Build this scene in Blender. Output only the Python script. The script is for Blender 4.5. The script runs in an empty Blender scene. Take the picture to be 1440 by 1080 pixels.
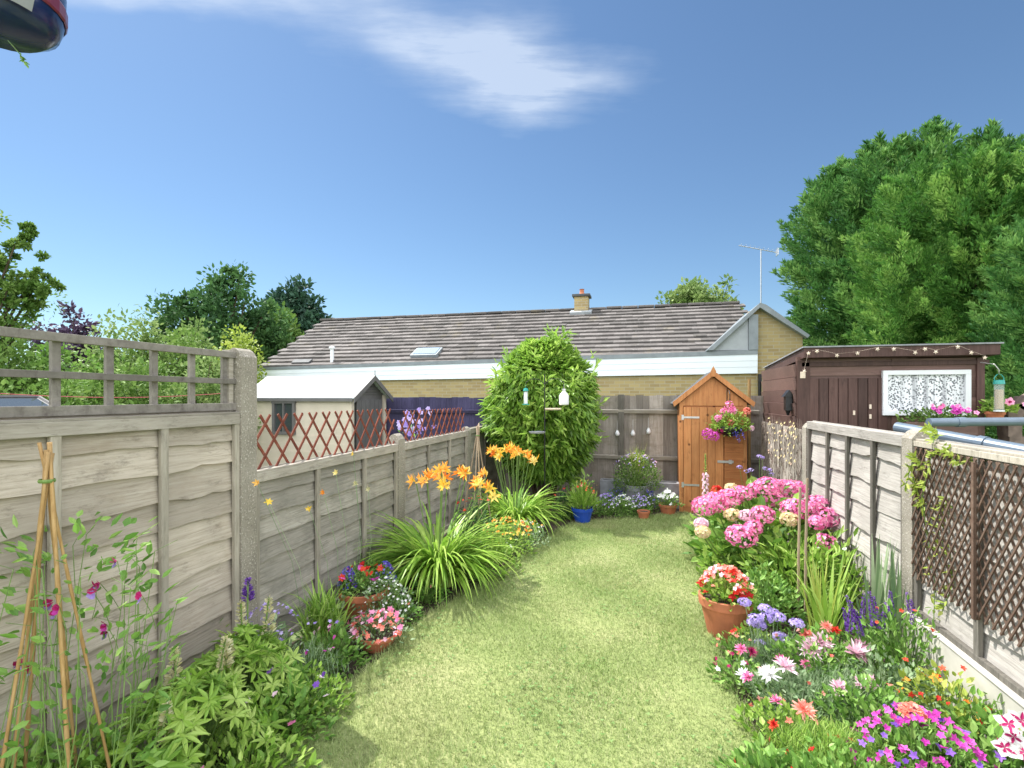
import bpy, math, random
import numpy as np
from mathutils import Vector
R = math.radians
sc = bpy.context.scene
COL = sc.collection

# ------------------------------------------------------------------ camera
F = 715.0; HOR = 558.0; EYE = 1.58; TH = math.atan(180/F)
CT, ST = math.cos(TH), math.sin(TH)
cd = bpy.data.cameras.new('camera'); cam = bpy.data.objects.new('camera', cd); COL.objects.link(cam)
cam.location = (0, 0, EYE); cam.rotation_euler = (R(90), 0, TH)
cd.sensor_width = 36; cd.lens = F/1440*36; cd.shift_y = (HOR-540)/1440; cd.clip_start = .05; cd.clip_end = 2000
sc.camera = cam
sc.render.resolution_x = 1024; sc.render.resolution_y = 768

# ------------------------------------------------------------------ light
SUN = Vector((-.60, .27, 1.0)).normalized()
SUN_EL = math.asin(SUN.z); SUN_AZ = math.atan2(SUN.x, SUN.y)
w = bpy.data.worlds.new('World'); sc.world = w; w.use_nodes = True
nt = w.node_tree; nt.nodes.clear()
def wn(t, **k):
    n = nt.nodes.new(t)
    for a, b in k.items(): setattr(n, a, b)
    return n
wo = wn('ShaderNodeOutputWorld'); bg = wn('ShaderNodeBackground'); sky = wn('ShaderNodeTexSky')
sky.sky_type = 'NISHITA'; sky.sun_disc = False; sky.sun_elevation = SUN_EL; sky.sun_rotation = SUN_AZ
sky.air_density = 1.0; sky.dust_density = .35; sky.ozone_density = 1.4; sky.altitude = 50
bg.inputs['Strength'].default_value = .068
# a thin wisp of cloud, laid out on a plane high above the garden
tc = wn('ShaderNodeTexCoord'); sep = wn('ShaderNodeSeparateXYZ'); nt.links.new(tc.outputs['Generated'], sep.inputs[0])
def wmath(op, a, b=None, c=None, clamp=False):
    n = wn('ShaderNodeMath', operation=op, use_clamp=clamp)
    for i, v in enumerate((a, b, c)):
        if v is None: continue
        if isinstance(v, (int, float)): n.inputs[i].default_value = v
        else: nt.links.new(v, n.inputs[i])
    return n.outputs[0]
zc = wmath('MAXIMUM', sep.outputs['Z'], .05)
cx = wmath('DIVIDE', sep.outputs['X'], zc); cy = wmath('DIVIDE', sep.outputs['Y'], zc)
rr_ = wmath('ADD', wmath('MULTIPLY', cx, CT), wmath('MULTIPLY', cy, ST))
ff_ = wmath('ADD', wmath('MULTIPLY', cx, -ST), wmath('MULTIPLY', cy, CT))
comb = wn('ShaderNodeCombineXYZ'); nt.links.new(rr_, comb.inputs[0]); nt.links.new(ff_, comb.inputs[1])
nz = wn('ShaderNodeTexNoise'); nz.inputs['Scale'].default_value = 4.0; nz.inputs['Detail'].default_value = 5; nz.inputs['Roughness'].default_value = .5
nt.links.new(comb.outputs[0], nz.inputs['Vector'])
sp2 = wn('ShaderNodeSeparateColor'); nt.links.new(nz.outputs['Color'], sp2.inputs[0])
rw = wmath('ADD', rr_, wmath('MULTIPLY', wmath('SUBTRACT', sp2.outputs[0], .5), .30))
fw = wmath('ADD', ff_, wmath('MULTIPLY', wmath('SUBTRACT', sp2.outputs[1], .5), .22))
tot = None
for (c0, c1, ang, ra, rb, amp) in ((-.84, 1.21, 0, .48, .09, 1.1), (-.22, 1.43, 22, .36, .12, .75), (.02, 1.58, 10, .25, .18, .8), (.03, 1.76, 80, .16, .11, .55), (-.02, 1.55, 15, .5, .3, .22)):
    a = R(ang); dx = wmath('SUBTRACT', rw, c0); dy = wmath('SUBTRACT', fw, c1)
    u = wmath('DIVIDE', wmath('ADD', wmath('MULTIPLY', dx, math.cos(a)), wmath('MULTIPLY', dy, math.sin(a))), ra)
    v = wmath('DIVIDE', wmath('ADD', wmath('MULTIPLY', dx, -math.sin(a)), wmath('MULTIPLY', dy, math.cos(a))), rb)
    d2 = wmath('ADD', wmath('MULTIPLY', u, u), wmath('MULTIPLY', v, v))
    g = wmath('MULTIPLY', wmath('EXPONENT', wmath('MULTIPLY', d2, -1.1)), amp)
    tot = g if tot is None else wmath('ADD', tot, g)
streak = wn('ShaderNodeTexNoise'); streak.inputs['Scale'].default_value = 3.0; streak.inputs['Detail'].default_value = 9; streak.inputs['Roughness'].default_value = .62
mp = wn('ShaderNodeMapping'); mp.inputs['Scale'].default_value = (1.0, 4.0, 1); mp.inputs['Rotation'].default_value = (0, 0, R(-15))
nt.links.new(comb.outputs[0], mp.inputs[0]); nt.links.new(mp.outputs[0], streak.inputs['Vector'])
cl = wmath('MULTIPLY', tot, wmath('MULTIPLY_ADD', streak.outputs[0], 2.0, -.10))
cl = wmath('MULTIPLY', wmath('SUBTRACT', cl, .10), .85, clamp=True)
cl = wmath('MULTIPLY', wmath('MINIMUM', cl, .75), .82)
tintw = wn('ShaderNodeMixRGB', blend_type='MULTIPLY'); tintw.inputs[0].default_value = 1; nt.links.new(sky.outputs[0], tintw.inputs[1]); tintw.inputs[2].default_value = (.85, 1.01, 1.10, 1)
mixw = wn('ShaderNodeMixRGB'); nt.links.new(cl, mixw.inputs[0]); nt.links.new(tintw.outputs[0], mixw.inputs[1]); mixw.inputs[2].default_value = (6.2, 7.0, 8.2, 1)
# unseen bright cloud added as fill light, masked away from the camera's view
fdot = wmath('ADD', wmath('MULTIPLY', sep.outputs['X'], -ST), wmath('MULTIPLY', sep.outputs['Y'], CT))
fill_cloud = wn('ShaderNodeTexNoise'); fill_cloud.inputs['Scale'].default_value = 2.6; fill_cloud.inputs['Detail'].default_value = 8; fill_cloud.inputs['Roughness'].default_value = .55; nt.links.new(tc.outputs['Generated'], fill_cloud.inputs['Vector'])
cov = wmath('MULTIPLY_ADD', fill_cloud.outputs[0], 6.0, -2.35, clamp=True)
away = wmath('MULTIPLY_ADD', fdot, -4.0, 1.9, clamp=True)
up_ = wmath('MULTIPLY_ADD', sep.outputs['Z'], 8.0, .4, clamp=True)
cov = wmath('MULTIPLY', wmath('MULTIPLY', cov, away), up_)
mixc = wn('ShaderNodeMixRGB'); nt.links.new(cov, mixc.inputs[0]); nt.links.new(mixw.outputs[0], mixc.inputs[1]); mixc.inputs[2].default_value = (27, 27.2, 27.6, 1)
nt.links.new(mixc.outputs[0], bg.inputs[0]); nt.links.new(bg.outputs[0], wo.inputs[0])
sl = bpy.data.lights.new('sun', 'SUN'); sl.energy = 3.9; sl.angle = R(.6); sl.color = (1, .965, .90)
so = bpy.data.objects.new('sun', sl); COL.objects.link(so); so.rotation_euler = SUN.to_track_quat('Z', 'Y').to_euler()
vs = sc.view_settings; vs.view_transform = 'Standard'; vs.look = 'None'; vs.gamma = 1; vs.exposure = .95

# ------------------------------------------------------------------ helpers
def gp(px, py, h=0.0):
    "point at height h seen at photo pixel px,py -> world x,y"
    Z = F*(EYE-h)/(py-HOR); X = (px-720)/F*Z
    return (X*CT - Z*ST, X*ST + Z*CT)
def pz(px, Z, py=None):
    X = (px-720)/F*Z
    x, y = X*CT - Z*ST, X*ST + Z*CT
    return (x, y) if py is None else (x, y, EYE + (HOR-py)/F*Z)
def nrm(a): return a/np.maximum(np.linalg.norm(a, axis=-1, keepdims=True), 1e-9)
def A(x): return np.asarray(x, dtype=float)
rng = np.random.default_rng(7)

class MB:
    def __init__(s): s.V = []; s.F = []; s.T = []; s.n = 0
    def add(s, v, f, t=None):
        v = A(v).reshape(-1, 3); f = np.asarray(f, dtype=np.int64)
        s.V.append(v); s.F.append(f + s.n); s.n += len(v)
        if t is None: t = np.full(len(f), rng.random())
        t = np.broadcast_to(A(t), (len(f),)); s.T.append(t)
    def box(s, c, d, rz=0, t=None, rx=0, ry=0):
        x, y, z = d[0]/2, d[1]/2, d[2]/2
        v = A([(-x,-y,-z),(x,-y,-z),(x,y,-z),(-x,y,-z),(-x,-y,z),(x,-y,z),(x,y,z),(-x,y,z)])
        if rx: cr, sr = math.cos(rx), math.sin(rx); v = np.stack([v[:,0], v[:,1]*cr-v[:,2]*sr, v[:,1]*sr+v[:,2]*cr], 1)
        if ry: cr, sr = math.cos(ry), math.sin(ry); v = np.stack([v[:,0]*cr+v[:,2]*sr, v[:,1], -v[:,0]*sr+v[:,2]*cr], 1)
        if rz: cr, sr = math.cos(rz), math.sin(rz); v = np.stack([v[:,0]*cr-v[:,1]*sr, v[:,0]*sr+v[:,1]*cr, v[:,2]], 1)
        s.add(v + A(c), [(0,3,2,1),(4,5,6,7),(0,1,5,4),(1,2,6,5),(2,3,7,6),(3,0,4,7)], t); return s
    def prism(s, poly, a, b, axis=1, t=None):
        "extrude a 2-D polygon between a and b along an axis"
        n = len(poly); v = []
        for q in (a, b):
            for p in poly:
                v.append((p[0], q, p[1]) if axis == 1 else ((q, p[0], p[1]) if axis == 0 else (p[0], p[1], q)))
        for i in range(n):
            j = (i+1) % n; s.add([v[i], v[j], v[j+n], v[i+n]], [(0,1,2,3)], t if t is not None else .5)
        s.add(v[:n], [tuple(range(n))[::-1]], t if t is not None else .5); s.add(v[n:], [tuple(range(n))], t if t is not None else .5); return s
    def tube(s, pts, r, n=8, cap=True, t=None):
        pts = A(pts); m = len(pts); r = np.broadcast_to(A(r), (m,))
        tan = np.gradient(pts, axis=0); tan = nrm(tan)
        ref = A([0, 0, 1.]) if abs(tan[0][2]) < .9 else A([1., 0, 0])
        a = np.arange(n)*2*math.pi/n; vs_ = []
        for i in range(m):
            u = nrm(np.cross(tan[i], ref)); q = np.cross(tan[i], u)
            vs_.append(pts[i] + r[i]*(np.cos(a)[:,None]*u + np.sin(a)[:,None]*q))
        f = [(i*n+j, i*n+(j+1) % n, (i+1)*n+(j+1) % n, (i+1)*n+j) for i in range(m-1) for j in range(n)]
        if t is None: t = rng.random()
        base = s.n; s.add(np.concatenate(vs_), f, t)
        if cap:
            s.F.append(np.array([[base+j for j in range(n)][::-1]])); s.T.append(A([t]))
            s.F.append(np.array([[base+(m-1)*n+j for j in range(n)]])); s.T.append(A([t]))
        return s
    def lathe(s, prof, n=24, c=(0,0,0), t=None):
        m = len(prof); a = np.arange(n)*2*math.pi/n; v = []
        for r, z in prof: v += [(c[0]+r*math.cos(q), c[1]+r*math.sin(q), c[2]+z) for q in a]
        f = [(i*n+j, i*n+(j+1) % n, (i+1)*n+(j+1) % n, (i+1)*n+j) for i in range(m-1) for j in range(n)]
        s.add(v, f, t); return s
    def leaf(s, P, D, N, L, W, t=None, fold=.12, droop=.0):
        P = A(P); n = len(P); D = nrm(A(D)*np.ones((n, 1))); N = A(N)*np.ones((n, 1)); L = (A(L)*np.ones(n))[:, None]; W = (A(W)*np.ones(n))[:, None]
        S = nrm(np.cross(D, N)); M = np.cross(S, D)
        v = np.stack([P, P+.33*L*D+.5*W*S+fold*W*M, P+.7*L*D+.36*W*S+(fold*W-droop*L*.4)*M, P+L*D-droop*L*M,
                      P+.7*L*D-.36*W*S+(fold*W-droop*L*.4)*M, P+.33*L*D-.5*W*S+fold*W*M], 1).reshape(-1, 3)
        b = np.arange(n)[:, None]*6
        f = np.concatenate([b+A([0,1,2,3]).astype(int), b+A([0,3,4,5]).astype(int)], 1).reshape(-1, 4)
        if t is None: t = rng.random(n)
        s.add(v, f, np.repeat(np.broadcast_to(A(t), (n,)), 2)); return s
    def leaf4(s, P, D, N, L, W, t=None):
        P = A(P); n = len(P); D = nrm(A(D)); S = nrm(np.cross(D, A(N))); L = (A(L)*np.ones(n))[:, None]; W = (A(W)*np.ones(n))[:, None]
        v = np.stack([P, P+.45*L*D+.5*W*S, P+L*D, P+.45*L*D-.5*W*S], 1).reshape(-1, 3)
        s.add(v, np.arange(n)[:, None]*4+np.array([[0, 1, 2, 3]]), rng.random(n) if t is None else t); return s
    def blade(s, P, az, L, W, lean, curve, seg=4, t=None, base=.8):
        P = A(P); n = len(P); o = np.ones(n); az = A(az)*o; L = A(L)*o; W = A(W)*o; lean = A(lean)*o; curve = A(curve)*o
        H = np.stack([np.cos(az), np.sin(az), 0*az], 1); S = np.stack([-np.sin(az), np.cos(az), 0*az], 1)
        pos = P.copy(); rows = []
        for i in range(seg+1):
            q = i/seg; wd = W*((base+(1-base)*min(1, q*3))*(1-q**2.2)+.04)
            rows += [pos - S*wd[:, None]/2, pos + S*wd[:, None]/2]
            th = lean + curve*(q+.5/seg)
            pos = pos + (L/seg)[:, None]*(np.sin(th)[:, None]*H + np.cos(th)[:, None]*A([0, 0, 1]))
        v = np.stack(rows, 1).reshape(-1, 3); k = 2*(seg+1); b = np.arange(n)[:, None]*k
        f = np.concatenate([b+np.array([2*i, 2*i+1, 2*i+3, 2*i+2]) for i in range(seg)], 1).reshape(-1, 4)
        if t is None: t = rng.random(n)
        s.add(v, f, np.repeat(np.broadcast_to(A(t), (n,)), seg)); return pos
    def stems(s, P, Q, r, t=.5, n=3):
        P = A(P); Q = A(Q); m = len(P); r = (A(r)*np.ones(m))[:, None]
        D = nrm(Q-P); ref = np.where(np.abs(D[:, 2:3]) < .9, A([[0, 0, 1.]]), A([[1., 0, 0]]))
        U = nrm(np.cross(D, ref)); K = np.cross(D, U); rows = []
        for e, k in ((P, 1), (Q, .6)):
            for j in range(n):
                a = j*2*math.pi/n; rows.append(e + r*k*(math.cos(a)*U+math.sin(a)*K))
        v = np.stack(rows, 1).reshape(-1, 3); b = np.arange(m)[:, None]*2*n
        f = np.concatenate([b+np.array([j, (j+1) % n, n+(j+1) % n, n+j]) for j in range(n)], 1).reshape(-1, 4)
        s.add(v, f, np.repeat(np.broadcast_to(A(t), (m,)), n)); return s
    def petals(s, C, ax, k, L, W, cup=.3, t=None, r0=0., fold=.1, droop=0., jit=.15):
        C = A(C); n = len(C); ax = nrm(A(ax)*np.ones((n, 1))); L = A(L)*np.ones(n); W = A(W)*np.ones(n)
        ref = np.where(np.abs(ax[:, 2:3]) < .9, A([[0, 0, 1.]]), A([[1., 0, 0]]))
        U = nrm(np.cross(ax, ref)); K = np.cross(ax, U); ph = rng.random(n)*6.28
        if t is None: t = rng.random(n)
        t = A(t)*np.ones(n)
        for j in range(k):
            a = ph + j*2*math.pi/k + rng.normal(0, jit, n)*.5
            rad = np.cos(a)[:, None]*U + np.sin(a)[:, None]*K; c = cup + rng.normal(0, jit, n)
            D = np.cos(c)[:, None]*rad + np.sin(c)[:, None]*ax
            N = -np.sin(c)[:, None]*rad + np.cos(c)[:, None]*ax
            s.leaf(C+rad*r0, D, N, L*(1+rng.normal(0, .08, n)), W, np.clip(t+rng.normal(0, .08, n), 0, 1), fold, droop)
        return s
    def build(s, name, mat, parent=None, smooth=False, loc=None, bevel=0):
        me = bpy.data.meshes.new(name)
        V = np.concatenate(s.V); me.vertices.add(len(V)); me.vertices.foreach_set('co', V.ravel())
        tot = [np.full(len(f), f.shape[1]) for f in s.F]; tot = np.concatenate(tot)
        idx = np.concatenate([f.ravel() for f in s.F]); st = np.concatenate([[0], np.cumsum(tot)[:-1]])
        me.loops.add(len(idx)); me.loops.foreach_set('vertex_index', idx.astype(np.int32))
        me.polygons.add(len(tot)); me.polygons.foreach_set('loop_start', st.astype(np.int32)); me.polygons.foreach_set('loop_total', tot.astype(np.int32))
        at = me.attributes.new('tint', 'FLOAT', 'FACE'); at.data.foreach_set('value', np.concatenate(s.T).astype(np.float32))
        me.polygons.foreach_set('use_smooth', np.full(len(tot), bool(smooth)))
        me.update(calc_edges=True); me.validate()
        o = bpy.data.objects.new(name, me); COL.objects.link(o); me.materials.append(mat)
        if parent: o.parent = parent
        if loc: o.location = loc
        if bevel:
            m = o.modifiers.new('bevel', 'BEVEL'); m.width = bevel; m.segments = 2; m.limit_method = 'ANGLE'
        return o

def tag(o, label=None, cat=None, group=None, kind=None):
    if label: o['label'] = label
    if cat: o['category'] = cat
    if group: o['group'] = group
    if kind: o['kind'] = kind
    return o
def thing(name, label, cat, loc=(0, 0, 0), rz=0, group=None):
    o = bpy.data.objects.new(name, None); COL.objects.link(o); o.empty_display_size = .1
    o.location = loc if len(loc) == 3 else (loc[0], loc[1], 0); o.rotation_euler = (0, 0, rz)
    return tag(o, label, cat, group)
def dup(root, loc, rz=0, label=None):
    r = root.copy(); COL.objects.link(r); r.location = loc; r.rotation_euler = (0, 0, rz)
    if label: r['label'] = label
    for ch in list(root.children):
        c = ch.copy(); COL.objects.link(c); c.parent = r
        for g in ch.children:
            d = g.copy(); COL.objects.link(d); d.parent = c
    return r

# ------------------------------------------------------------------ materials
def newmat(name):
    m = bpy.data.materials.new(name); m.use_nodes = True; t = m.node_tree; t.nodes.clear()
    out = t.nodes.new('ShaderNodeOutputMaterial'); b = t.nodes.new('ShaderNodeBsdfPrincipled'); t.links.new(b.outputs[0], out.inputs[0])
    return m, t, b, out
def ramp(t, src, cols, pos=None):
    r = t.nodes.new('ShaderNodeValToRGB'); e = r.color_ramp.elements
    while len(e) < len(cols): e.new(.5)
    for i, c in enumerate(cols):
        e[i].position = pos[i] if pos else i/(len(cols)-1); e[i].color = (*c, 1)
    t.links.new(src, r.inputs[0]); return r.outputs[0]
def noise(t, scale, detail=4, sc3=(1, 1, 1), rough=.5, coord='Object', dist=0):
    tc = t.nodes.new('ShaderNodeTexCoord'); mp = t.nodes.new('ShaderNodeMapping'); mp.inputs['Scale'].default_value = sc3
    n = t.nodes.new('ShaderNodeTexNoise'); n.inputs['Scale'].default_value = scale; n.inputs['Detail'].default_value = detail; n.inputs['Roughness'].default_value = rough; n.inputs['Distortion'].default_value = dist
    t.links.new(tc.outputs[coord], mp.inputs[0]); t.links.new(mp.outputs[0], n.inputs['Vector']); return n.outputs[0]
def mix(t, a, b, f, mode='MIX'):
    m = t.nodes.new('ShaderNodeMixRGB'); m.blend_type = mode
    for i, v in ((0, f), (1, a), (2, b)):
        if isinstance(v, (int, float)): m.inputs[i].default_value = v
        elif isinstance(v, tuple): m.inputs[i].default_value = (*v, 1) if len(v) == 3 else v
        else: t.links.new(v, m.inputs[i])
    return m.outputs[0]
def attr(t):
    a = t.nodes.new('ShaderNodeAttribute'); a.attribute_name = 'tint'; return a.outputs['Fac']
def bump(t, b, src, st=.3, dist=.01):
    n = t.nodes.new('ShaderNodeBump'); n.inputs['Strength'].default_value = st; n.inputs['Distance'].default_value = dist
    t.links.new(src, n.inputs['Height']); t.links.new(n.outputs[0], b.inputs['Normal'])
def leafmat(name, cols, rough=.5, trans=.3, spec=.4, patch=None):
    m, t, b, out = newmat(name)
    c = ramp(t, attr(t), cols)
    if patch:
        c = mix(t, c, patch, ramp(t, noise(t, 1.6, 3), [(0,0,0),(1,1,1)], [.45, .65]))
    t.links.new(c, b.inputs['Base Color']); b.inputs['Roughness'].default_value = rough; b.inputs['Specular IOR Level'].default_value = spec
    if trans:
        tr = t.nodes.new('ShaderNodeBsdfTranslucent'); mx = t.nodes.new('ShaderNodeMixShader'); mx.inputs[0].default_value = trans
        t.links.new(c, tr.inputs[0]); t.links.new(b.outputs[0], mx.inputs[1]); t.links.new(tr.outputs[0], mx.inputs[2]); t.links.new(mx.outputs[0], out.inputs[0])
    return m
def plain(name, col, rough=.6, var=.25, scale=12, metal=0, bmp=.1, spec=.5):
    m, t, b, out = newmat(name)
    n = noise(t, scale, 5)
    c2 = tuple(x*(1-var) for x in col); c3 = tuple(min(1, x*(1+var)) for x in col)
    t.links.new(ramp(t, n, [c2, c3], [.3, .7]), b.inputs['Base Color']); b.inputs['Roughness'].default_value = rough; b.inputs['Metallic'].default_value = metal
    b.inputs['Specular IOR Level'].default_value = spec
    if bmp: bump(t, b, n, bmp, .004)
    return m
def wood(name, c1, c2, c3, grain=(1.4, 34, 34), stain=None, stain_pos=(.5, .7), rough=.85, knots=False, tintmix=.35, bmp=.5):
    m, t, b, out = newmat(name)
    g = noise(t, 3, 8, grain, .72, dist=.12)
    c = ramp(t, g, [c1, c2, c3], [.3, .5, .72])
    big = noise(t, 2.5, 4, (1, 1, 1))
    c = mix(t, c, tuple(x*.72 for x in c2), ramp(t, big, [(0,0,0),(.7,.7,.7)], [.45, .7]))
    tn = ramp(t, attr(t), [(1-tintmix,)*3, (1+0*tintmix,)*3]); c = mix(t, c, tn, 1.0, 'MULTIPLY')
    fine = noise(t, 14, 9, (.35, 1, 1) if grain[0] < grain[2] else (1, 1, .35), .8)
    c = mix(t, c, tuple(x*.45 for x in c1), ramp(t, fine, [(0,0,0),(.75,.75,.75)], [.55, .70]))
    if stain:
        s = noise(t, 4, 6, (.6, 1.6, 1.6), .7)
        c = mix(t, c, stain, ramp(t, s, [(0,0,0),(.85,.85,.85)], list(stain_pos)))
    if knots:
        tc = t.nodes.new('ShaderNodeTexCoord'); v = t.nodes.new('ShaderNodeTexVoronoi'); v.inputs['Scale'].default_value = 5.5
        t.links.new(tc.outputs['Object'], v.inputs['Vector'])
        c = mix(t, c, tuple(x*.35 for x in c1), ramp(t, v.outputs['Distance'], [(1,1,1),(0,0,0)], [.07, .13]))
    t.links.new(c, b.inputs['Base Color']); b.inputs['Roughness'].default_value = rough; b.inputs['Specular IOR Level'].default_value = .25
    bump(t, b, g, bmp, .004); return m

M = {}
M['wood_left'] = wood('weathered_board', (.31,.265,.205), (.50,.44,.36), (.62,.56,.48), stain=(.32,.26,.19), stain_pos=(.55,.8))
M['wood_mossy'] = wood('mossy_board', (.24,.22,.18), (.41,.38,.325), (.54,.51,.45), stain=(.17,.165,.14), stain_pos=(.48,.7))
M['wood_right'] = wood('pale_board', (.27,.25,.22), (.50,.47,.43), (.66,.63,.58), stain=(.30,.28,.25), stain_pos=(.55,.78))
M['wood_rail'] = wood('rail_wood', (.28,.25,.20), (.44,.40,.34), (.56,.52,.45), grain=(2, 25, 25))
M['wood_up'] = wood('upright_wood', (.28,.25,.20), (.44,.40,.33), (.54,.50,.43), grain=(25, 25, 2))
M['wood_upright_dark'] = wood('aged_upright_wood', (.10,.095,.08), (.19,.175,.15), (.28,.26,.22), grain=(25, 25, 2))
M['wood_trellis'] = wood('grey_trellis_wood', (.15,.13,.115), (.26,.24,.21), (.36,.33,.30), grain=(6, 25, 6))
M['wood_close'] = wood('close_board', (.26,.225,.19), (.44,.39,.34), (.56,.51,.46), grain=(22, 22, 1.2), stain=(.17,.15,.09), stain_pos=(.5,.75), tintmix=.5)
M['wood_purple'] = wood('purple_board', (.045,.04,.09), (.075,.068,.145), (.11,.10,.19), grain=(22, 22, 1.2), tintmix=.4)
M['wood_red'] = wood('red_brown_slat', (.14,.04,.025), (.24,.07,.045), (.33,.14,.10), grain=(8, 8, 8), bmp=.2)
M['wood_brown_slat'] = wood('brown_slat', (.10,.06,.045), (.17,.11,.08), (.25,.18,.135), grain=(8, 8, 8), bmp=.2)
M['wood_orange'] = wood('orange_board', (.42,.16,.055), (.60,.26,.095), (.70,.35,.14), grain=(16, 16, .9), knots=True, tintmix=.28, rough=.55, bmp=.2)
M['wood_orange_h'] = wood('orange_side_board', (.36,.12,.04), (.55,.22,.08), (.66,.31,.12), grain=(.9, 16, 16), knots=True, tintmix=.28, rough=.55, bmp=.2)
M['wood_brown'] = wood('dark_brown_board', (.068,.037,.032), (.108,.058,.049), (.155,.092,.08), grain=(18, 18, 1), tintmix=.45, rough=.5, bmp=.25)
M['wood_brown_h'] = wood('dark_brown_cladding', (.14,.08,.068), (.195,.115,.098), (.255,.165,.145), grain=(1, 18, 18), tintmix=.35, rough=.5, bmp=.25)
M['bamboo'] = wood('bamboo', (.36,.20,.07), (.55,.35,.14), (.68,.48,.24), grain=(30, 30, 3), rough=.5, bmp=.1)
M['bamboo_old'] = wood('old_bamboo', (.30,.21,.13), (.45,.34,.23), (.55,.45,.33), grain=(30, 30, 3), rough=.7, bmp=.1)
M['bark'] = wood('bark', (.05,.035,.022), (.10,.075,.05), (.16,.12,.085), grain=(9, 9, 2), bmp=.8)
M['stem'] = plain('green_stem', (.13,.22,.05), .6, .2, 30)
M['terracotta'] = plain('terracotta', (.46,.155,.075), .75, .22, 9, bmp=.15)
M['white'] = plain('white_paint', (.74,.76,.78), .45, .05, 3, bmp=.03)
M['fascia'] = plain('white_fascia_board', (.80,.86,.92), .4, .04, 2, bmp=.02)
M['cream'] = plain('cream_cladding', (.60,.53,.44), .6, .06, 4, bmp=.05)
M['greydoor'] = plain('grey_door_paint', (.13,.125,.125), .55, .1, 8)
M['felt'] = plain('pale_roofing_felt', (.55,.60,.64), .8, .08, 20)
M['darkfelt'] = plain('dark_roof_edge', (.07,.075,.08), .7, .2, 10)
M['lead'] = plain('grey_lead', (.22,.25,.27), .5, .15, 6)
M['leadlight'] = plain('pale_grey_cladding', (.36,.39,.41), .6, .1, 6)
M['black'] = plain('black_iron', (.02,.02,.022), .4, .2, 20, metal=.4)
M['steel'] = plain('galvanised_steel', (.55,.55,.54), .35, .1, 30, metal=.6)
M['pipe'] = plain('blue_grey_pipe', (.13,.17,.22), .35, .12, 8, metal=.2)
M['soil'] = plain('soil', (.060,.042,.030), .95, .5, 25, bmp=.9)
M['bluepot'] = plain('blue_glaze', (.02,.07,.42), .2, .1, 8)
M['greystone'] = plain('grey_stone', (.24,.25,.27), .8, .2, 12, bmp=.3)
M['darkblue'] = plain('dark_blue_plastic', (.012,.022,.10), .18, .5, 3, bmp=0)
M['maroon'] = plain('maroon_plastic', (.16,.02,.04), .3, .2, 6, bmp=0)
M['greenplastic'] = plain('green_plastic', (.02,.30,.26), .35, .1, 8)
M['seed'] = plain('seed_mix', (.42,.30,.17), .9, .5, 160, bmp=.5)
M['star'] = plain('pale_star', (.72,.60,.48), .7, .1, 30)
M['cord'] = plain('red_washing_line', (.45,.10,.12), .6, .1, 30)
m, t, b, out = newmat('clear_plastic'); M['glass'] = m
b.inputs['Base Color'].default_value = (.8,.9,.92,1); b.inputs['Roughness'].default_value = .12; b.inputs['Alpha'].default_value = .22; b.inputs['Specular IOR Level'].default_value = .8
m, t, b, out = newmat('window_glass'); M['pane'] = m
b.inputs['Base Color'].default_value = (.05,.06,.065,1); b.inputs['Roughness'].default_value = .05; b.inputs['Specular IOR Level'].default_value = .9
m, t, b, out = newmat('skylight_glass'); M['skylight'] = m
b.inputs['Base Color'].default_value = (.30,.38,.45,1); b.inputs['Roughness'].default_value = .08; b.inputs['Specular IOR Level'].default_value = 1
# concrete with exposed aggregate
m, t, b, out = newmat('aggregate_concrete'); M['concrete'] = m
n1 = noise(t, 3, 5); n2 = noise(t, 90, 3, rough=.7)
c = ramp(t, n1, [(.16,.145,.115), (.27,.245,.20), (.34,.31,.26)], [.3, .5, .7]); c = mix(t, c, (.62,.58,.52), ramp(t, n2, [(0,0,0),(.9,.9,.9)], [.58, .66])); c = mix(t, c, (.10,.09,.07), ramp(t, n2, [(.7,.7,.7),(0,0,0)], [.34, .42]))
t.links.new(c, b.inputs['Base Color']); b.inputs['Roughness'].default_value = .9; bump(t, b, n2, .6, .005)
M['concrete_pale'] = plain('pale_concrete', (.50,.48,.42), .9, .16, 7, bmp=.3)
# lawn soil sheet, garden ground
def groundmat(name, cols, pos, s1=1.4, s2=40, bm=.6):
    m, t, b, out = newmat(name); a = noise(t, s1, 5); q = noise(t, s2, 4, rough=.7)
    c = ramp(t, a, cols, pos); c = mix(t, c, tuple(x*.55 for x in cols[0]), ramp(t, q, [(0,0,0),(.8,.8,.8)], [.5, .68]))
    t.links.new(c, b.inputs['Base Color']); b.inputs['Roughness'].default_value = .95; bump(t, b, q, bm, .01); return m
M['lawn'] = groundmat('lawn_thatch', [(.20,.25,.08),(.26,.30,.11),(.32,.33,.15)], [.35,.5,.65])
M['ground'] = groundmat('rough_grass', [(.07,.11,.03),(.12,.17,.05),(.18,.20,.09)], [.35,.5,.65], 3)
m, t, b, out = newmat('grass_blade'); M['grass'] = m
c = ramp(t, attr(t), [(.20,.27,.08), (.275,.36,.125), (.35,.43,.175), (.46,.47,.26)], [0, .4, .85, 1])
pt = noise(t, 1.1, 4, rough=.6); c = mix(t, c, (.43,.41,.21), ramp(t, pt, [(0,0,0),(.45,.45,.45)], [.50, .70]))
c = mix(t, c, (.19,.31,.07), ramp(t, noise(t, 2.3, 3), [(0,0,0),(.45,.45,.45)], [.52, .7]))
t.links.new(c, b.inputs['Base Color']); b.inputs['Roughness'].default_value = .7; b.inputs['Specular IOR Level'].default_value = .2
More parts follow.
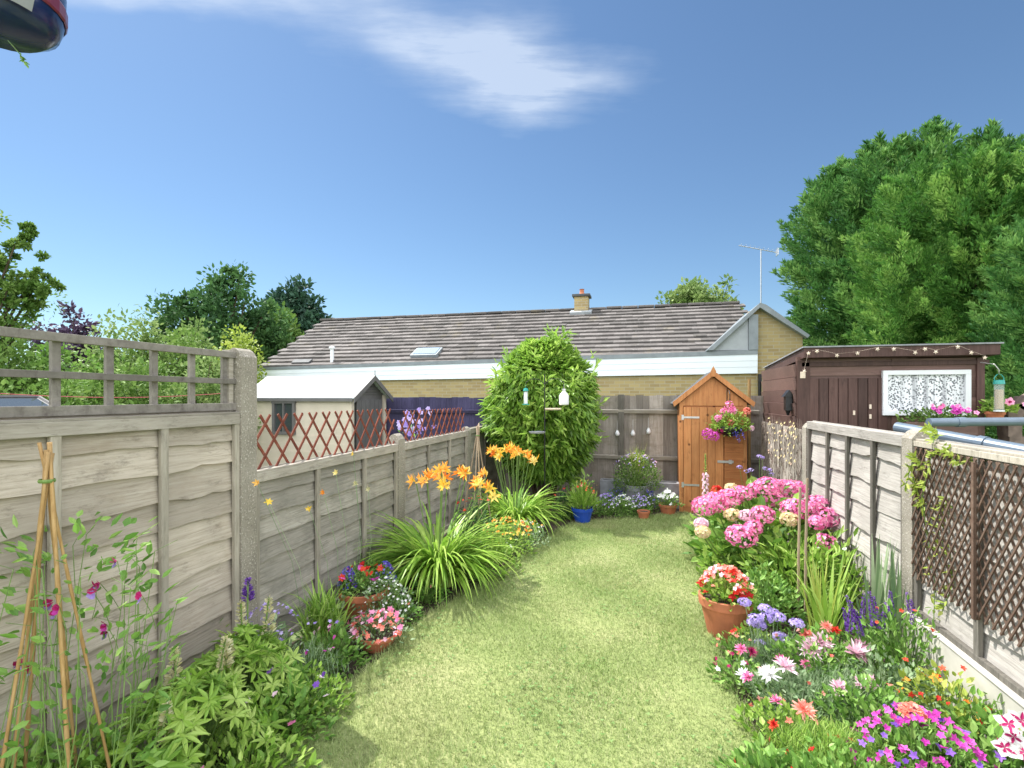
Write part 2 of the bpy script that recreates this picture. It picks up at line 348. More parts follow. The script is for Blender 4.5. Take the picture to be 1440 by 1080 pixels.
tr = t.nodes.new('ShaderNodeBsdfTranslucent'); mx = t.nodes.new('ShaderNodeMixShader'); mx.inputs[0].default_value = .25; t.links.new(c, tr.inputs[0]); t.links.new(b.outputs[0], mx.inputs[1]); t.links.new(tr.outputs[0], mx.inputs[2]); t.links.new(mx.outputs[0], out.inputs[0])
# buff brick
m, t, b, out = newmat('buff_brick'); M['brick'] = m
tc = t.nodes.new('ShaderNodeTexCoord'); sx = t.nodes.new('ShaderNodeSeparateXYZ'); cb = t.nodes.new('ShaderNodeCombineXYZ'); t.links.new(tc.outputs['Object'], sx.inputs[0])
ad = t.nodes.new('ShaderNodeMath'); ad.operation = 'ADD'; t.links.new(sx.outputs[0], ad.inputs[0]); t.links.new(sx.outputs[1], ad.inputs[1]); t.links.new(ad.outputs[0], cb.inputs[0]); t.links.new(sx.outputs[2], cb.inputs[1])
bk = t.nodes.new('ShaderNodeTexBrick'); t.links.new(cb.outputs[0], bk.inputs[0]); bk.inputs['Scale'].default_value = 1; bk.inputs['Brick Width'].default_value = .225; bk.inputs['Row Height'].default_value = .075; bk.inputs['Mortar Size'].default_value = .008; bk.inputs['Mortar Smooth'].default_value = .3
bk.inputs['Color1'].default_value = (.44,.34,.15,1); bk.inputs['Color2'].default_value = (.30,.22,.10,1); bk.inputs['Mortar'].default_value = (.40,.36,.27,1)
c = mix(t, bk.outputs['Color'], (.36,.30,.16), ramp(t, noise(t, 1.2, 4), [(0,0,0),(.7,.7,.7)], [.4,.7])); t.links.new(c, b.inputs['Base Color']); b.inputs['Roughness'].default_value = .9
# roof tiles
m, t, b, out = newmat('concrete_roof_tile'); M['tile'] = m
c = ramp(t, attr(t), [(.085,.078,.073), (.125,.113,.107), (.17,.155,.147)]); c = mix(t, c, (.36,.345,.325), ramp(t, noise(t, 9, 6, rough=.75), [(0,0,0),(.75,.75,.75)], [.57,.72]))
c = mix(t, c, (.20,.16,.07), ramp(t, noise(t, 1.3, 5, rough=.7), [(0,0,0),(.4,.4,.4)], [.58,.75])); t.links.new(c, b.inputs['Base Color']); b.inputs['Roughness'].default_value = .9
# foliage
M['laurel'] = leafmat('laurel_leaf', [(.10,.21,.03), (.25,.43,.06), (.48,.64,.15)], .38, .42, .5)
M['conifer'] = leafmat('conifer_spray', [(.03,.11,.025), (.085,.22,.05), (.25,.43,.11)], .65, .35, .25)
M['conifer_bright'] = leafmat('bright_conifer_spray', [(.035,.12,.022), (.105,.26,.045), (.30,.48,.11)], .65, .38, .25)
M['tree_dark'] = leafmat('dark_tree_leaf', [(.028,.075,.03), (.06,.14,.045), (.12,.24,.07)], .65, .25, .2)
M['tree_blue'] = leafmat('blue_green_needle', [(.018,.05,.035), (.04,.10,.06), (.07,.16,.09)], .6, .15)
M['tree_light'] = leafmat('light_tree_leaf', [(.09,.17,.045), (.20,.30,.09), (.36,.45,.18)], .6, .3, .2)
M['tree_mid'] = leafmat('mid_tree_leaf', [(.06,.13,.03), (.14,.25,.05), (.28,.40,.12)], .6, .3, .2)
M['purple_leaf'] = leafmat('purple_leaf', [(.05,.03,.06), (.11,.07,.13), (.20,.15,.24)], .5, .2)
M['green'] = leafmat('mid_green_leaf', [(.08,.19,.03), (.18,.36,.06), (.34,.52,.14)], .5, .3)
M['bright'] = leafmat('bright_green_leaf', [(.15,.29,.04), (.29,.48,.07), (.48,.62,.17)], .45, .35)
M['lime'] = leafmat('lime_leaf', [(.22,.32,.04), (.38,.48,.08), (.55,.60,.16)], .45, .35)
M['greygreen'] = leafmat('grey_green_leaf', [(.14,.23,.11), (.25,.37,.18), (.40,.50,.30)], .55, .25)
M['lily_leaf'] = leafmat('strap_leaf', [(.14,.30,.035), (.29,.49,.06), (.48,.64,.15)], .4, .35)
M['dry'] = leafmat('dry_twig', [(.09,.065,.05), (.18,.13,.105), (.30,.23,.20)], .9, .1)
def fl(name, cols, tr=.3): M[name] = leafmat(name, cols, .55, tr, .2)
fl('pink', [(.74,.14,.38), (.88,.28,.52), (.95,.52,.70)]); fl('palepink', [(.72,.40,.52), (.86,.60,.70), (.95,.82,.88)]); fl('creamy', [(.72,.60,.30), (.80,.72,.42), (.84,.60,.48)])
fl('magenta', [(.42,.03,.30), (.62,.07,.45), (.78,.20,.62)]); fl('red', [(.50,.02,.02), (.75,.05,.03), (.88,.16,.08)]); fl('salmon', [(.75,.15,.12), (.85,.28,.20), (.92,.45,.38)])
fl('orange', [(.80,.22,.03), (.90,.38,.05), (.92,.58,.16)]); fl('yellow', [(.80,.50,.05), (.88,.65,.12), (.92,.80,.35)]); fl('white_petal', [(.75,.75,.72), (.85,.85,.84), (.92,.92,.92)])
fl('blue', [(.06,.05,.40), (.14,.12,.60), (.30,.30,.78)]); fl('lilac', [(.32,.22,.62), (.48,.38,.76), (.66,.58,.86)]); fl('violet', [(.10,.03,.26), (.20,.08,.44), (.32,.16,.58)]); fl('crimson', [(.28,.01,.08), (.46,.02,.14), (.60,.08,.24)])
fl('spike_cream', [(.52,.48,.24), (.68,.64,.38), (.76,.74,.55)])
M['green_low'] = leafmat('clover_leaf', [(.10,.20,.05), (.17,.30,.08), (.25,.38,.13)])
# lace curtain
m, t, b, out = newmat('lace_curtain'); M['lace'] = m
vn = t.nodes.new('ShaderNodeTexVoronoi'); vn.inputs['Scale'].default_value = 48; tc = t.nodes.new('ShaderNodeTexCoord'); t.links.new(tc.outputs['Object'], vn.inputs['Vector'])
q = mix(t, ramp(t, vn.outputs['Distance'], [(.1,.1,.1),(1,1,1)], [.25,.5]), noise(t, 60, 3), .45)
f = ramp(t, q, [(0,0,0),(1,1,1)], [.52,.74]); folds = noise(t, 2, 2, (9, 1, .3)); c = mix(t, (.12,.13,.14), (.80,.82,.85), f); c = mix(t, c, (.25,.26,.28), ramp(t, folds, [(.6,.6,.6),(0,0,0)], [.35,.5])); t.links.new(c, b.inputs['Base Color']); b.inputs['Roughness'].default_value = .8

# ------------------------------------------------------------------ ground, lawn, beds
XL, XR = -2.21, 1.56
g = MB(); g.add([(-400,-60,-.02),(400,-60,-.02),(400,900,-.02),(-400,900,-.02)], [(0,1,2,3)]); tag(g.build('ground', M['ground']), kind='structure')
bed = MB()
nx, ny = 60, 120; xs = np.linspace(XL+.03, XR-.02, nx); ys = np.linspace(-1.5, 7.9, ny); XX, YY = np.meshgrid(xs, ys)
ZZ = .0 + .018*np.sin(XX*9+YY*3)*np.sin(YY*7-XX*4) + rng.normal(0, .006, XX.shape)
ed = np.minimum(XX-XL, XR-XX); v = np.stack([XX, YY, ZZ-.0], -1).reshape(-1, 3); ii = (np.arange(ny-1)[:, None]*nx+np.arange(nx-1)).ravel()
bed.add(v, np.stack([ii, ii+1, ii+nx+1, ii+nx], 1)); tag(bed.build('soil_bed', M['soil'], smooth=True), kind='structure')
LAWN = A([(-1.58,-1.4),(-1.56,1.6),(-1.50,2.6),(-1.46,3.3),(-1.26,4.0),(-1.12,4.6),(-1.02,5.2),(-.92,5.8),(-.72,6.35),(-.3,6.55),(.05,6.75),(.35,7.0),(.62,7.1),(.60,6.3),(.60,5.6),(.57,4.6),(.44,3.8),(.46,3.1),(.50,2.4),(.56,1.6),(.56,-1.4)])
def inside(px, py, poly):
    r = np.zeros(len(px), bool); n = len(poly)
    for i in range(n):
        x0, y0 = poly[i]; x1, y1 = poly[(i+1) % n]
        c = ((y0 > py) != (y1 > py)) & (px < (x1-x0)*(py-y0)/(y1-y0+1e-12)+x0); r ^= c
    return r
lw = MB(); n = len(LAWN); lv = [(x, y, .035) for x, y in LAWN]; lb = [(x, y, -.01) for x, y in LAWN]
lw.add(lv, [tuple(range(n))[::-1]]); 
for i in range(n):
    j = (i+1) % n; lw.add([lv[i], lv[j], lb[j], lb[i]], [(0, 1, 2, 3)])
tag(lw.build('lawn', M['lawn']), kind='structure')
N = 330000
gy = .9 + 6.3*rng.random(N)**1.5; gx = rng.uniform(-1.65, .68, N)
wob = .03*np.sin(gy*11)+.02*np.sin(gy*29+1); k = inside(gx+wob, gy, LAWN); gx, gy = gx[k], gy[k]; n = len(gx)
gm = MB(); hh = rng.uniform(.012, .032, n)*(1+.35*np.sin(gx*5)*np.sin(gy*4))
edge = np.minimum(np.abs(gx-.52), np.abs(gx+1.45)); hh *= 1+.9*np.exp(-(edge/.06)**2)*rng.random(n)
gm.blade(np.stack([gx, gy, np.full(n, .033)], 1), rng.random(n)*6.28, hh, rng.uniform(.002, .004, n)*(1+gy*.16), rng.uniform(.1, 1.2, n), rng.uniform(0, .5, n), 1)
tag(gm.build('grass', M['grass']), 'short mown pale green grass of the lawn', 'grass', kind='stuff')
n = 5200; cx2 = rng.uniform(-1.5, .6, n); cy2 = .9+6*rng.random(n)**1.4; pk_ = np.sin(cx2*4.1+cy2*1.3)*np.sin(cy2*2.7-cx2*2.2)+rng.normal(0, .45, n) > .45; ok = inside(cx2, cy2, LAWN) & pk_; cx2, cy2 = cx2[ok], cy2[ok]
gm = MB(); gm.petals(np.stack([cx2, cy2, np.full(len(cx2), .05)], 1), (0, 0, 1), 3, rng.uniform(.008, .014, len(cx2)), .009, .15, None, 0, .1, 0); tag(gm.build('clover', M['green_low']), 'small patches of clover leaves scattered through the lawn', 'clover', kind='stuff')
# clipped drifts of longer grass along the lawn's edges
n = 9000; q = rng.random(n)*(len(LAWN)-3)+1; qi = q.astype(int); qf = q-qi; pp = LAWN[qi]*(1-qf)[:, None]+LAWN[qi+1]*qf[:, None]
gm = MB(); gm.blade(np.c_[pp+rng.normal(0, .025, (n, 2)), np.full(n, .0)], rng.random(n)*6.28, rng.uniform(.04, .09, n), .004, rng.uniform(0, .6, n), rng.uniform(.3, 1, n), 2)
tag(gm.build('edge_grass', M['grass']), 'longer uncut grass fringing the edge of the lawn', 'grass', kind='stuff')

# ------------------------------------------------------------------ fences
def conc_post(x, y, h, label, mat='concrete', w=.11, d=.12, group='concrete fence posts'):
    m = MB(); q = .025; pf = [(-w/2, 0), (w/2, 0), (w/2, h-.05), (w/2-q, h-.015), (w/2-2*q, h), (-w/2+2*q, h), (-w/2+q, h-.015), (-w/2, h-.05)]
    m.prism(pf[::-1], -d/2, d/2, 1); o = m.build('concrete_post', M[mat], bevel=.006); o.location = (x, y, -.02); tag(o, label, 'post', group); return o
def lap_panel(loc, rz, L, z0, z1, nb, battens, label, bm='wood_left', fm='wood_up', group='lapped fence panels', top='wood_rail', cat='fence panel', th=.056):
    t = thing('fence_panel', label, cat, loc, rz, group)
    b = MB(); nx = 26; xs = np.linspace(.02, L-.02, nx); hb = (z1-z0)/nb
    for i in range(nb):
        zt = z0+hb*(i+1)+.02; zb = z0+hb*i-.0; wv = .0065*np.interp(xs, np.linspace(0, L, 9), rng.normal(0, 1, 9))+.003*rng.normal(0, 1, nx)
        warp = .003*np.interp(xs, np.linspace(0, L, 6), rng.normal(0, 1, 6)); z_b = zb + wv; o = np.ones(nx)
        rows = [np.stack([xs, -.002*o+warp, zt*o], 1), np.stack([xs, -.024*o+warp, z_b], 1), np.stack([xs, -.010*o+warp, z_b], 1), np.stack([xs, .006*o+warp, zt*o], 1)]
        v = np.concatenate(rows); f = []
        for a in range(4):
            c = (a+1) % 4; f += [(a*nx+j, c*nx+j, c*nx+j+1, a*nx+j+1) for j in range(nx-1)]
        b.add(v, f, rng.random())
    b.build('boards', M[bm], t)
    for x in battens:
        m = MB(); m.box((x, -.036, (z0+z1)/2), (.038, .022, z1-z0), t=rng.random()); m.build('batten', M[fm], t, bevel=.003)
    m = MB()
    for x in (.018, L-.018): m.box((x, -.034, (z0+z1)/2), (.034, .024, z1-z0-.06)); m.box((x, .022, (z0+z1)/2), (.034, .024, z1-z0-.06))
    m.box((L/2, -.036, z0+.02), (L-.004, .026, .04)); m.build('frame', M[fm], t, bevel=.003)
    m = MB(); m.box((L/2, -.036, z1-th/2), (L-.006, .028, th)); m.box((L/2, -.004, z1+.006), (L-.002, .09 if th > .04 else .07, .012)); m.build('top_rail', M[top], t, bevel=.002)
    return t
# left side
PY = [.50, 2.44, 4.35, 6.29]
conc_post(XL, PY[1], 1.875, 'tallest speckled concrete post, between the trellis topped panel and the lower fence')
conc_post(XL, PY[2], 1.255, 'left concrete post behind the large daylily clump, between two mossy panels')
conc_post(XL, PY[3], 1.21, 'left concrete post behind the small far cane wigwam')
lap_panel((XL, PY[0]+.06, 0), R(90), 1.82, .0, 1.485, 11, (.44, .90, 1.36), 'tall lapped wooden fence panel under the square trellis, nearest on the left')
lap_panel((XL, PY[1]+.06, 0), R(90), 1.79, .05, 1.135, 8, (.60, 1.22), 'dark mossy lapped panel under the red diamond trellis, behind the terracotta bowl', 'wood_mossy', 'wood_up')
lap_panel((XL, PY[2]+.06, 0), R(90), 1.82, .05, 1.13, 8, (.61, 1.22), 'grey lapped panel behind the orange daylilies and far wigwam', 'wood_mossy', 'wood_up')
lap_panel((XL, PY[3]+.06, 0), R(90), 1.45, .05, 1.15, 8, (.7,), 'short far panel at the left back corner beside the laurel bush', 'wood_mossy', 'wood_upright_dark')
# square trellis on panel one
t = thing('square_trellis', 'grey wooden square trellis fixed on top of the tall left panel', 'trellis', (XL, .56, 1.50), R(90))
for z, w_ in ((.025, .04), (.165, .028), (.312, .034)):
    m = MB(); m.box((.92, -.012, z), (1.80, .022, w_)); m.build('rail', M['wood_trellis'], t, bevel=.002)
for i in range(9):
    x = .10+i*.208; m = MB(); m.box((min(x, 1.78), .009, .165), (.032, .018, .31)); m.build('upright', M['wood_trellis'], t, bevel=.002)
m = MB(); m.box((1.795, .012, .17), (.03, .05, .34)); m.build('upright', M['wood_rail'], t, bevel=.002)
def lattice(m, L, H, per, dx, wd, th, y0, y1, z0=0.):
    "crossed diagonal slats clipped to a rectangle"
    for sgn, yy in ((1, y0), (-1, y1)):
        x = -dx
        while x < L+dx:
            xa, xb = (x, x+dx*sgn); ta, tb = 0., 1.
            def clip(lo, hi):
                nonlocal ta, tb
                d = xb-xa
                for lim in (lo, hi):
                    tt = (lim-xa)/d
                    if 0 < tt < 1:
                        if (lim == lo) == (d > 0): ta = max(ta, tt)
                        else: tb = min(tb, tt)
            if max(xa, xb) > 0.01 and min(xa, xb) < L-.01:
                clip(0, L)
                if tb-ta > .08:
                    p = (xa+(xb-xa)*ta, z0+H*ta); q = (xa+(xb-xa)*tb, z0+H*tb); ln = math.hypot(q[0]-p[0], q[1]-p[1]); an = math.atan2(q[1]-p[1], q[0]-p[0])
                    m.box(((p[0]+q[0])/2, yy, (p[1]+q[1])/2), (ln, th, wd), ry=-an, t=rng.random())
            x += per
t = thing('diamond_trellis', 'red brown diamond trellis on the mossy panel in front of the cream shed', 'trellis', (XL, PY[1]+.07, 1.12), R(90), 'red diamond trellises')
m = MB(); lattice(m, 1.78, .34, .155, .27, .016, .007, -.008, .002, .01); m.build('slats', M['wood_red'], t)
t = thing('diamond_trellis', 'red brown diamond trellis further back, in front of the purple fence', 'trellis', (XL, PY[2]+.07, 1.11), R(90), 'red diamond trellises')
m = MB(); lattice(m, 1.8, .32, .155, .27, .016, .007, -.008, .002, .01); m.build('slats', M['wood_red'], t)
# right side
RY = [1.50, 3.43, 5.34, 7.25]
conc_post(XR, RY[1], 1.41, 'pale right hand concrete post wrapped in lime green vine')
conc_post(XR, RY[2], 1.36, 'pale right hand concrete post behind the pink hydrangea')
lap_panel((XR, RY[2]-.06, 0), R(-90), 1.79, .12, 1.34, 7, (.50, .92, 1.36), 'bleached pale lapped panel behind the green foliage on the right', 'wood_right', 'wood_upright_dark', top='wood_right')
lap_panel((XR, RY[1]-.06, 0), R(-90), 1.83, .34, 1.33, 6, (.55, 1.2), 'weathered panel behind the brown diamond lattice, nearest on the right', 'wood_right', 'wood_upright_dark', top='wood_up', th=.03)
t = thing('diamond_lattice', 'dense dark brown diamond lattice hung on the nearest right panel', 'trellis', (XR-.055, RY[1]-.07, .56), R(-90))
m = MB(); lattice(m, 1.80, .735, .052, .46, .0085, .006, -.006, .004, .0); m.build('slats', M['wood_brown_slat'], t)
m = MB(); m.box((.58, -.02, .36), (.018, .012, .72)); m.build('upright', M['wood_brown_slat'], t)
m = MB(); m.box((.9, -.03, .19), (1.82, .05, .3)); m.box((.9, -.03, .345), (1.82, .062, .012)); o = m.build('gravel_board', M['concrete_pale'], bevel=.005); o.location = (XR-.02, RY[1]-.06, 0); o.rotation_euler = (0, 0, R(-90)); tag(o, 'pale concrete gravel board under the lattice panel on the right', 'gravel board')
o2 = o.copy(); COL.objects.link(o2); o2.location = (XR+.004, RY[2]-.06, -.21); tag(o2, 'pale concrete gravel board under the bleached panel', 'gravel board')
# brushwood screen beyond the right posts
t = thing('brushwood_screen', 'brown brushwood screen dotted with dry seed heads between hydrangea post and orange shed', 'screen', (XR, RY[2]-.0, 0), R(90))
m = MB()
for i in range(16): m.box((.12+i*.115, .02, .64), (.105, .012, 1.24), t=rng.random())
m.build('boards', M['wood_close'], t)
m = MB(); n = 2600; px = rng.uniform(.08, 1.86, n); z = rng.uniform(.2, 1.22, n); P = np.stack([px, .03+rng.uniform(0, .05, n)-.045, z], 1); Q = P+np.stack([rng.normal(0, .05, n), rng.normal(0, .012, n), rng.uniform(.05, .16, n)], 1); Q[:, 2] = np.minimum(Q[:, 2], 1.36+rng.normal(0, .01, n)); m.stems(P, Q, .0025, rng.random(n)); m.build('twigs', M['dry'], t)
m = MB(); n = 70; C = np.stack([rng.uniform(.1, 1.3, n), rng.uniform(.05, .07, n)*0-.035+rng.uniform(0, .01, n), rng.uniform(.9, 1.33, n)], 1)
C[:, 1] = .075; m.petals(C, (0, 1, .3), 5, .018, .014, .5); tag(m.build('seed_heads', M['creamy'], t), kind='stuff')
# back fence of close boards
def close_fence(x0, x1, y, h, mat, rails, label, posts=(), cap=False):
    t = thing('close_board_fence', label, 'fence', (x0, y, 0)); m = MB(); x = 0; L = x1-x0
    while x < L-.02:
        w_ = .105; hh_ = h+rng.normal(0, .006); m.box((x+w_/2, rng.normal(0, .002), hh_/2), (w_, .014, hh_), rz=.05, t=rng.random()); x += w_*.94
    m.build('boards', M[mat], t)
    for z in rails:
        m = MB(); m.box((L/2, -.045, z), (L, .045, .055), rx=.3); m.build('rail', M['wood_rail' if mat != 'wood_purple' else mat], t, bevel=.003)
    for p in posts:
        m = MB(); m.box((p-x0, -.02, h/2), (.09, .09, h+.03)); m.build('post', M['wood_upright_dark' if mat != 'wood_purple' else mat], t, bevel=.004)
    return t
close_fence(XL-.02, 1.66, 8.0, 1.60, 'wood_close', (.66, 1.36), 'grey brown close board fence across the back of the garden', (-2.2, -.28))
close_fence(-6.9, XL-.06, 8.0, 1.57, 'wood_purple', (.7, 1.34), 'deep purple painted close board fence behind the cream shed', (-2.35,))

# ------------------------------------------------------------------ house behind
hx0, hx1, hy = -10.4, 2.47, 12.0
t = thing('brick_house', 'long low buff brick house with brown tiled roof behind the fences', 'house', (0, 0, 0))
m = MB(); m.prism([(hx0, -.05), (3.37, -.05), (3.37, 2.86), (hx1+.15, 3.50), (hx1-.15, 3.45), (hx1-.15, 2.2), (hx0, 2.1)], hy+.05, hy+.3); m.build('wall', M['brick'], t)
m = MB(); m.prism([(hx0+.1, 2.0), (hx1-.1, 2.0), (hx1-.1, 3.3), (hx0+.1, 3.3)], 17.6, 17.8); m.prism([(12.3, -.05), (18, -.05), (15.1, 4.0)], hx0+.1, hx0+.35, 0); m.prism([(12.3, -.05), (18, -.05), (15.1, 4.0)], hx1-.4, hx1-.2, 0); m.build('wall', M['brick'], t)
fas = MB()
for k_, (a0, a1) in enumerate(((0, .34), (.345, .67), (.675, 1))):
    zl0, zl1 = 1.98+a0*.33, 1.98+a1*.33; zr0, zr1 = 2.09+a0*.41, 2.09+a1*.41; yy = hy - .02 - .006*k_
    fas.add([(hx0, yy, zl0), (hx1, yy, zr0), (hx1, yy, zr1), (hx0, yy, zl1), (hx0, hy+.04, zl0), (hx1, hy+.04, zr0), (hx1, hy+.04, zr1), (hx0, hy+.04, zl1)], [(0,1,2,3),(4,7,6,5),(0,4,5,1),(3,2,6,7),(0,3,7,4),(1,5,6,2)])
fas.build('fascia', M['fascia'], t)
m = MB(); m.add([(hx0-.05, hy-.045, 2.31), (hx1, hy-.045, 2.50), (hx1, hy-.045, 2.60), (hx0-.05, hy-.045, 2.39), (hx0-.05, hy+.9, 2.31), (hx1, hy+.9, 2.5), (hx1, hy+.9, 2.6), (hx0-.05, hy+.9, 2.39)], [(0,1,2,3),(4,7,6,5),(0,4,5,1),(3,2,6,7),(0,3,7,4),(1,5,6,2)]); m.build('roof_edge', M['lead'], t)
# tiled roof
tl = MB(); nr = 14; y0r, z0r, y1r, z1r = 12.1, 2.42, 15.0, 4.12; sl_ = math.atan2(z1r-z0r, y1r-y0r); ln = math.hypot(y1r-y0r, z1r-z0r)/nr
for i in range(nr):
    cyy = y0r+(i+.5)*(y1r-y0r)/nr; czz = z0r+(i+.5)*(z1r-z0r)/nr; nn_ = 44; off = (i % 2)*.15
    for j in range(nn_):
        x = hx0+.0+off+j*.2955; 
        if x > hx1: continue
        dz = rng.normal(0, .003); rt = rng.random()
        tl.box((x+.147, cyy, czz+dz), (.294, ln*1.16, .045), rx=sl_-.19+rng.normal(0, .005), t=rt)
rf = tl.build('roof', M['tile'], t)
m = MB(); m.prism([(y0r, z0r-.08), (y1r, z1r-.05), (17.9, 2.5), (17.9, 2.4), (y1r, z1r-.14), (y0r, z0r-.16)], hx0, hx1, 0); m.build('roof_deck', M['darkfelt'], t)
m = MB()
for j in range(29): m.box((hx0+.22+j*.45, y1r, z1r+.035+rng.normal(0, .003)), (.44, .16, .07), t=rng.random())
m.build('ridge_tiles', M['tile'], t, bevel=.02)
# chimney
cx_, cy_ = pz(818, 14.9); ch = MB(); ch.box((cx_, 15.0, 4.2), (.40, .40, .62)); chim = ch.build('chimney', M['brick'], t)
m = MB(); m.box((cx_, 15.0, 4.53), (.52, .52, .07)); m.build('chimney_cap', M['darkfelt'], chim, bevel=.01)
m = MB(); m.lathe([(.07, 4.56), (.085, 4.60), (.065, 4.64), (.06, 4.72), (.075, 4.74), (0, 4.745)], 14, (cx_, 15.0, 0)); m.build('chimney_pot', M['terracotta'], chim)
m = MB(); m.box((cx_, 14.72, 3.98), (.62, .16, .14), rx=.4); m.box((cx_-.26, 14.9, 4.06), (.1, .3, .1), rx=.4); m.box((cx_+.26, 14.9, 4.06), (.1, .3, .1), rx=.4); m.build('flashing', M['leadlight'], chim)
# roof pipe, skylight, hatch
def on_roof(px, py):
    best = None
    for k_ in range(400):
        Z = 9+k_*.03; x, y, z = pz(px, Z, py); zr = z0r+(y-y0r)*(z1r-z0r)/(y1r-y0r)
        if best is None or abs(zr-z) < best[0]: best = (abs(zr-z), x, y, z)
    return best[1:]
x, y, z = on_roof(467, 509); m = MB(); m.tube([(x, y, z-.1), (x, y, z+.36)], .05, 12); m.lathe([(.0, .44), (.08, .42), (.08, .36), (.0, .35)], 12, (x, y, z)); m.build('vent_pipe', M['white'], t)
x, y, z = on_roof(600, 499); m = MB(); m.box((x, y, z+.05), (.74, .50, .10), rx=sl_-.05); s_ = m.build('skylight', M['lead'], t); m = MB(); m.box((x, y-.01, z+.11), (.64, .40, .015), rx=sl_-.05); m.build('pane', M['skylight'], s_)
x, y, z = on_roof(425, 511); m = MB(); m.box((x, y, z+.04), (.55, .2, .08), rx=sl_); m.build('roof_vent', M['darkfelt'], t)
# right hand cross gable, part grey cladding, part brick
m = MB(); xa = 2.47
m.prism([(1.55, 2.60), (2.28, 2.60), (2.28, 3.30), (2.2, 3.27)], hy-.02, hy+.06); m.build('cladding', M['leadlight'], t)
m = MB(); m.box((2.38, hy-.02, 2.98), (.19, .09, .76)); m.build('corner_post', M['lead'], t)
m = MB(); m.prism([(1.42, 2.60), (1.55, 2.60), (2.50, 3.50), (2.50, 3.60)], hy-.12, 15.0); m.prism([(2.50, 3.50), (3.42, 2.82), (3.46, 2.875), (2.62, 3.555), (2.50, 3.60)], hy-.12, 13.0); m.build('gable_roof', M['lead'], t)
m = MB(); m.box((2.50, hy-.08, 1.99), (.06, .1, .16)); m.tube([(2.50, hy-.08, 1.95), (2.50, hy-.08, .0)], .035, 8); m.build('downpipe', M['black'], t)
# aerial
ax, ay = pz(1070, 13.2); t = thing('tv_aerial', 'thin television aerial on a pole above the right end of the roof', 'aerial', (ax, ay, 3.3))
zt = EYE+(HOR-350)/F*13.2-3.3; m = MB(); m.tube([(0, 0, -.4), (0, 0, zt)], .014, 6); m.build('mast', M['steel'], t)
m = MB(); m.tube([(-.55, -.1, zt+.10), (.42, .1, zt-.10)], .010, 6)
for k_ in range(9): x = -.5+k_*.11; m.tube([(x, x*.2-.12, zt-x*.2+.005), (x, x*.2+.12, zt-x*.2+.005)], .005, 5)
for s_ in (-.09, .09): m.tube([(.40, .1-.1, zt-.08+s_), (.40, .1+.1, zt-.08+s_)], .006, 5)
m.box((.41, .1, zt-.09), (.015, .22, .16)); m.build('antenna', M['steel'], t)

# ------------------------------------------------------------------ cream shed next door
sx0, sx1, sy0, sy1, he, hr = -6.05, -4.2, 6.78, 7.85, 1.61, 1.90; sm = (sy0+sy1)/2
t = thing('garden_shed', 'cream clad shed with pale felt roof and grey door beyond the red trellis', 'shed', (0, 0, 0), 0, 'garden sheds')
m = MB(); nb = 13
for i in range(nb):
    z = (i+.5)*he/nb; m.box(((sx0+sx1)/2, sy0, z), (sx1-sx0, .02, he/nb*1.02), rx=.07, t=rng.random()); m.box((sx0, sm, z), (.02, sy1-sy0, he/nb*1.02)); m.box(((sx0+sx1)/2, sy1, z), (sx1-sx0, .02, he/nb*1.02))
m.build('wall', M['cream'], t)
m = MB(); m.prism([(sy0+.01, 0), (sy1-.01, 0), (sy1-.01, he), (sm, hr-.03), (sy0+.01, he)], sx1-.03, sx1-.012, 0)
for k_ in range(6): zz = he+.02+k_*.045; hw = (hr-zz)/(hr-he)*(sy1-sy0)/2-.05; m.box((sx1-.005, sm, zz), (.012, 2*max(hw, .02), .03), ry=.2)
m.build('gable', M['greydoor'], t)
for y in (sy0+.03, sy1-.04):
    m = MB(); m.box((sx1+.005, y, he/2), (.04, .075, he)); m.build('corner_post', M['cream'], t, bevel=.004)
m = MB(); m.box((sx1+.006, sm, he/2-.03), (.02, .74, he-.08)); 
for k_ in range(6): m.box((sx1+.019, sm-.33+k_*.132, he/2-.03), (.006, .124, he-.10))
d_ = m.build('door', M['greydoor'], t); m = MB(); m.tube([(sx1+.045, sm+.28, .9), (sx1+.045, sm+.28, 1.0)], .012, 8); m.build('handle', M['steel'], d_)
m = MB()
for (ya, za, yb, zb) in ((sy0-.07, he-.04, sm, hr+.02), (sy1+.07, he-.04, sm, hr+.02)):
    m.add([(sx0-.06, ya, za), (sx1+.10, ya, za), (sx1+.10, yb, zb), (sx0-.06, yb, zb), (sx0-.06, ya, za-.02), (sx1+.1, ya, za-.02), (sx1+.1, yb, zb-.02), (sx0-.06, yb, zb-.02)], [(0,1,2,3),(7,6,5,4),(0,4,5,1),(1,5,6,2),(3,2,6,7),(0,3,7,4)])
rf = m.build('roof', M['felt'], t)
m = MB()
for (ya, za, yb, zb) in ((sy0-.07, he-.05, sm, hr+.01), (sy1+.07, he-.05, sm, hr+.01)):
    m.add([(sx1+.102, ya, za+.012), (sx1+.102, yb, zb+.012), (sx1+.102, yb, zb-.07), (sx1+.102, ya, za-.07), (sx1+.118, ya, za+.012), (sx1+.118, yb, zb+.012), (sx1+.118, yb, zb-.07), (sx1+.118, ya, za-.07)], [(0,3,2,1),(4,5,6,7),(0,1,5,4),(3,7,6,2),(0,4,7,3),(1,2,6,5)])
m.tube([(sx1+.11, sm, hr-.02), (sx1+.11, sm, hr+.10)], .006, 6); m.build('bargeboard', M['greydoor'], rf)
m = MB(); m.box(((sx0+sx1)/2, sy0-.065, he-.075), (sx1-sx0+.16, .018, .05)); m.build('gutter', M['greydoor'], rf)
wx = pz(414, 7.9)[0]; wx = -5.33; wf = MB(); wf.box((wx, sy0-.03, 1.50), (.42, .05, .045)); wf.box((wx, sy0-.03, 1.02), (.40, .05, .045)); 
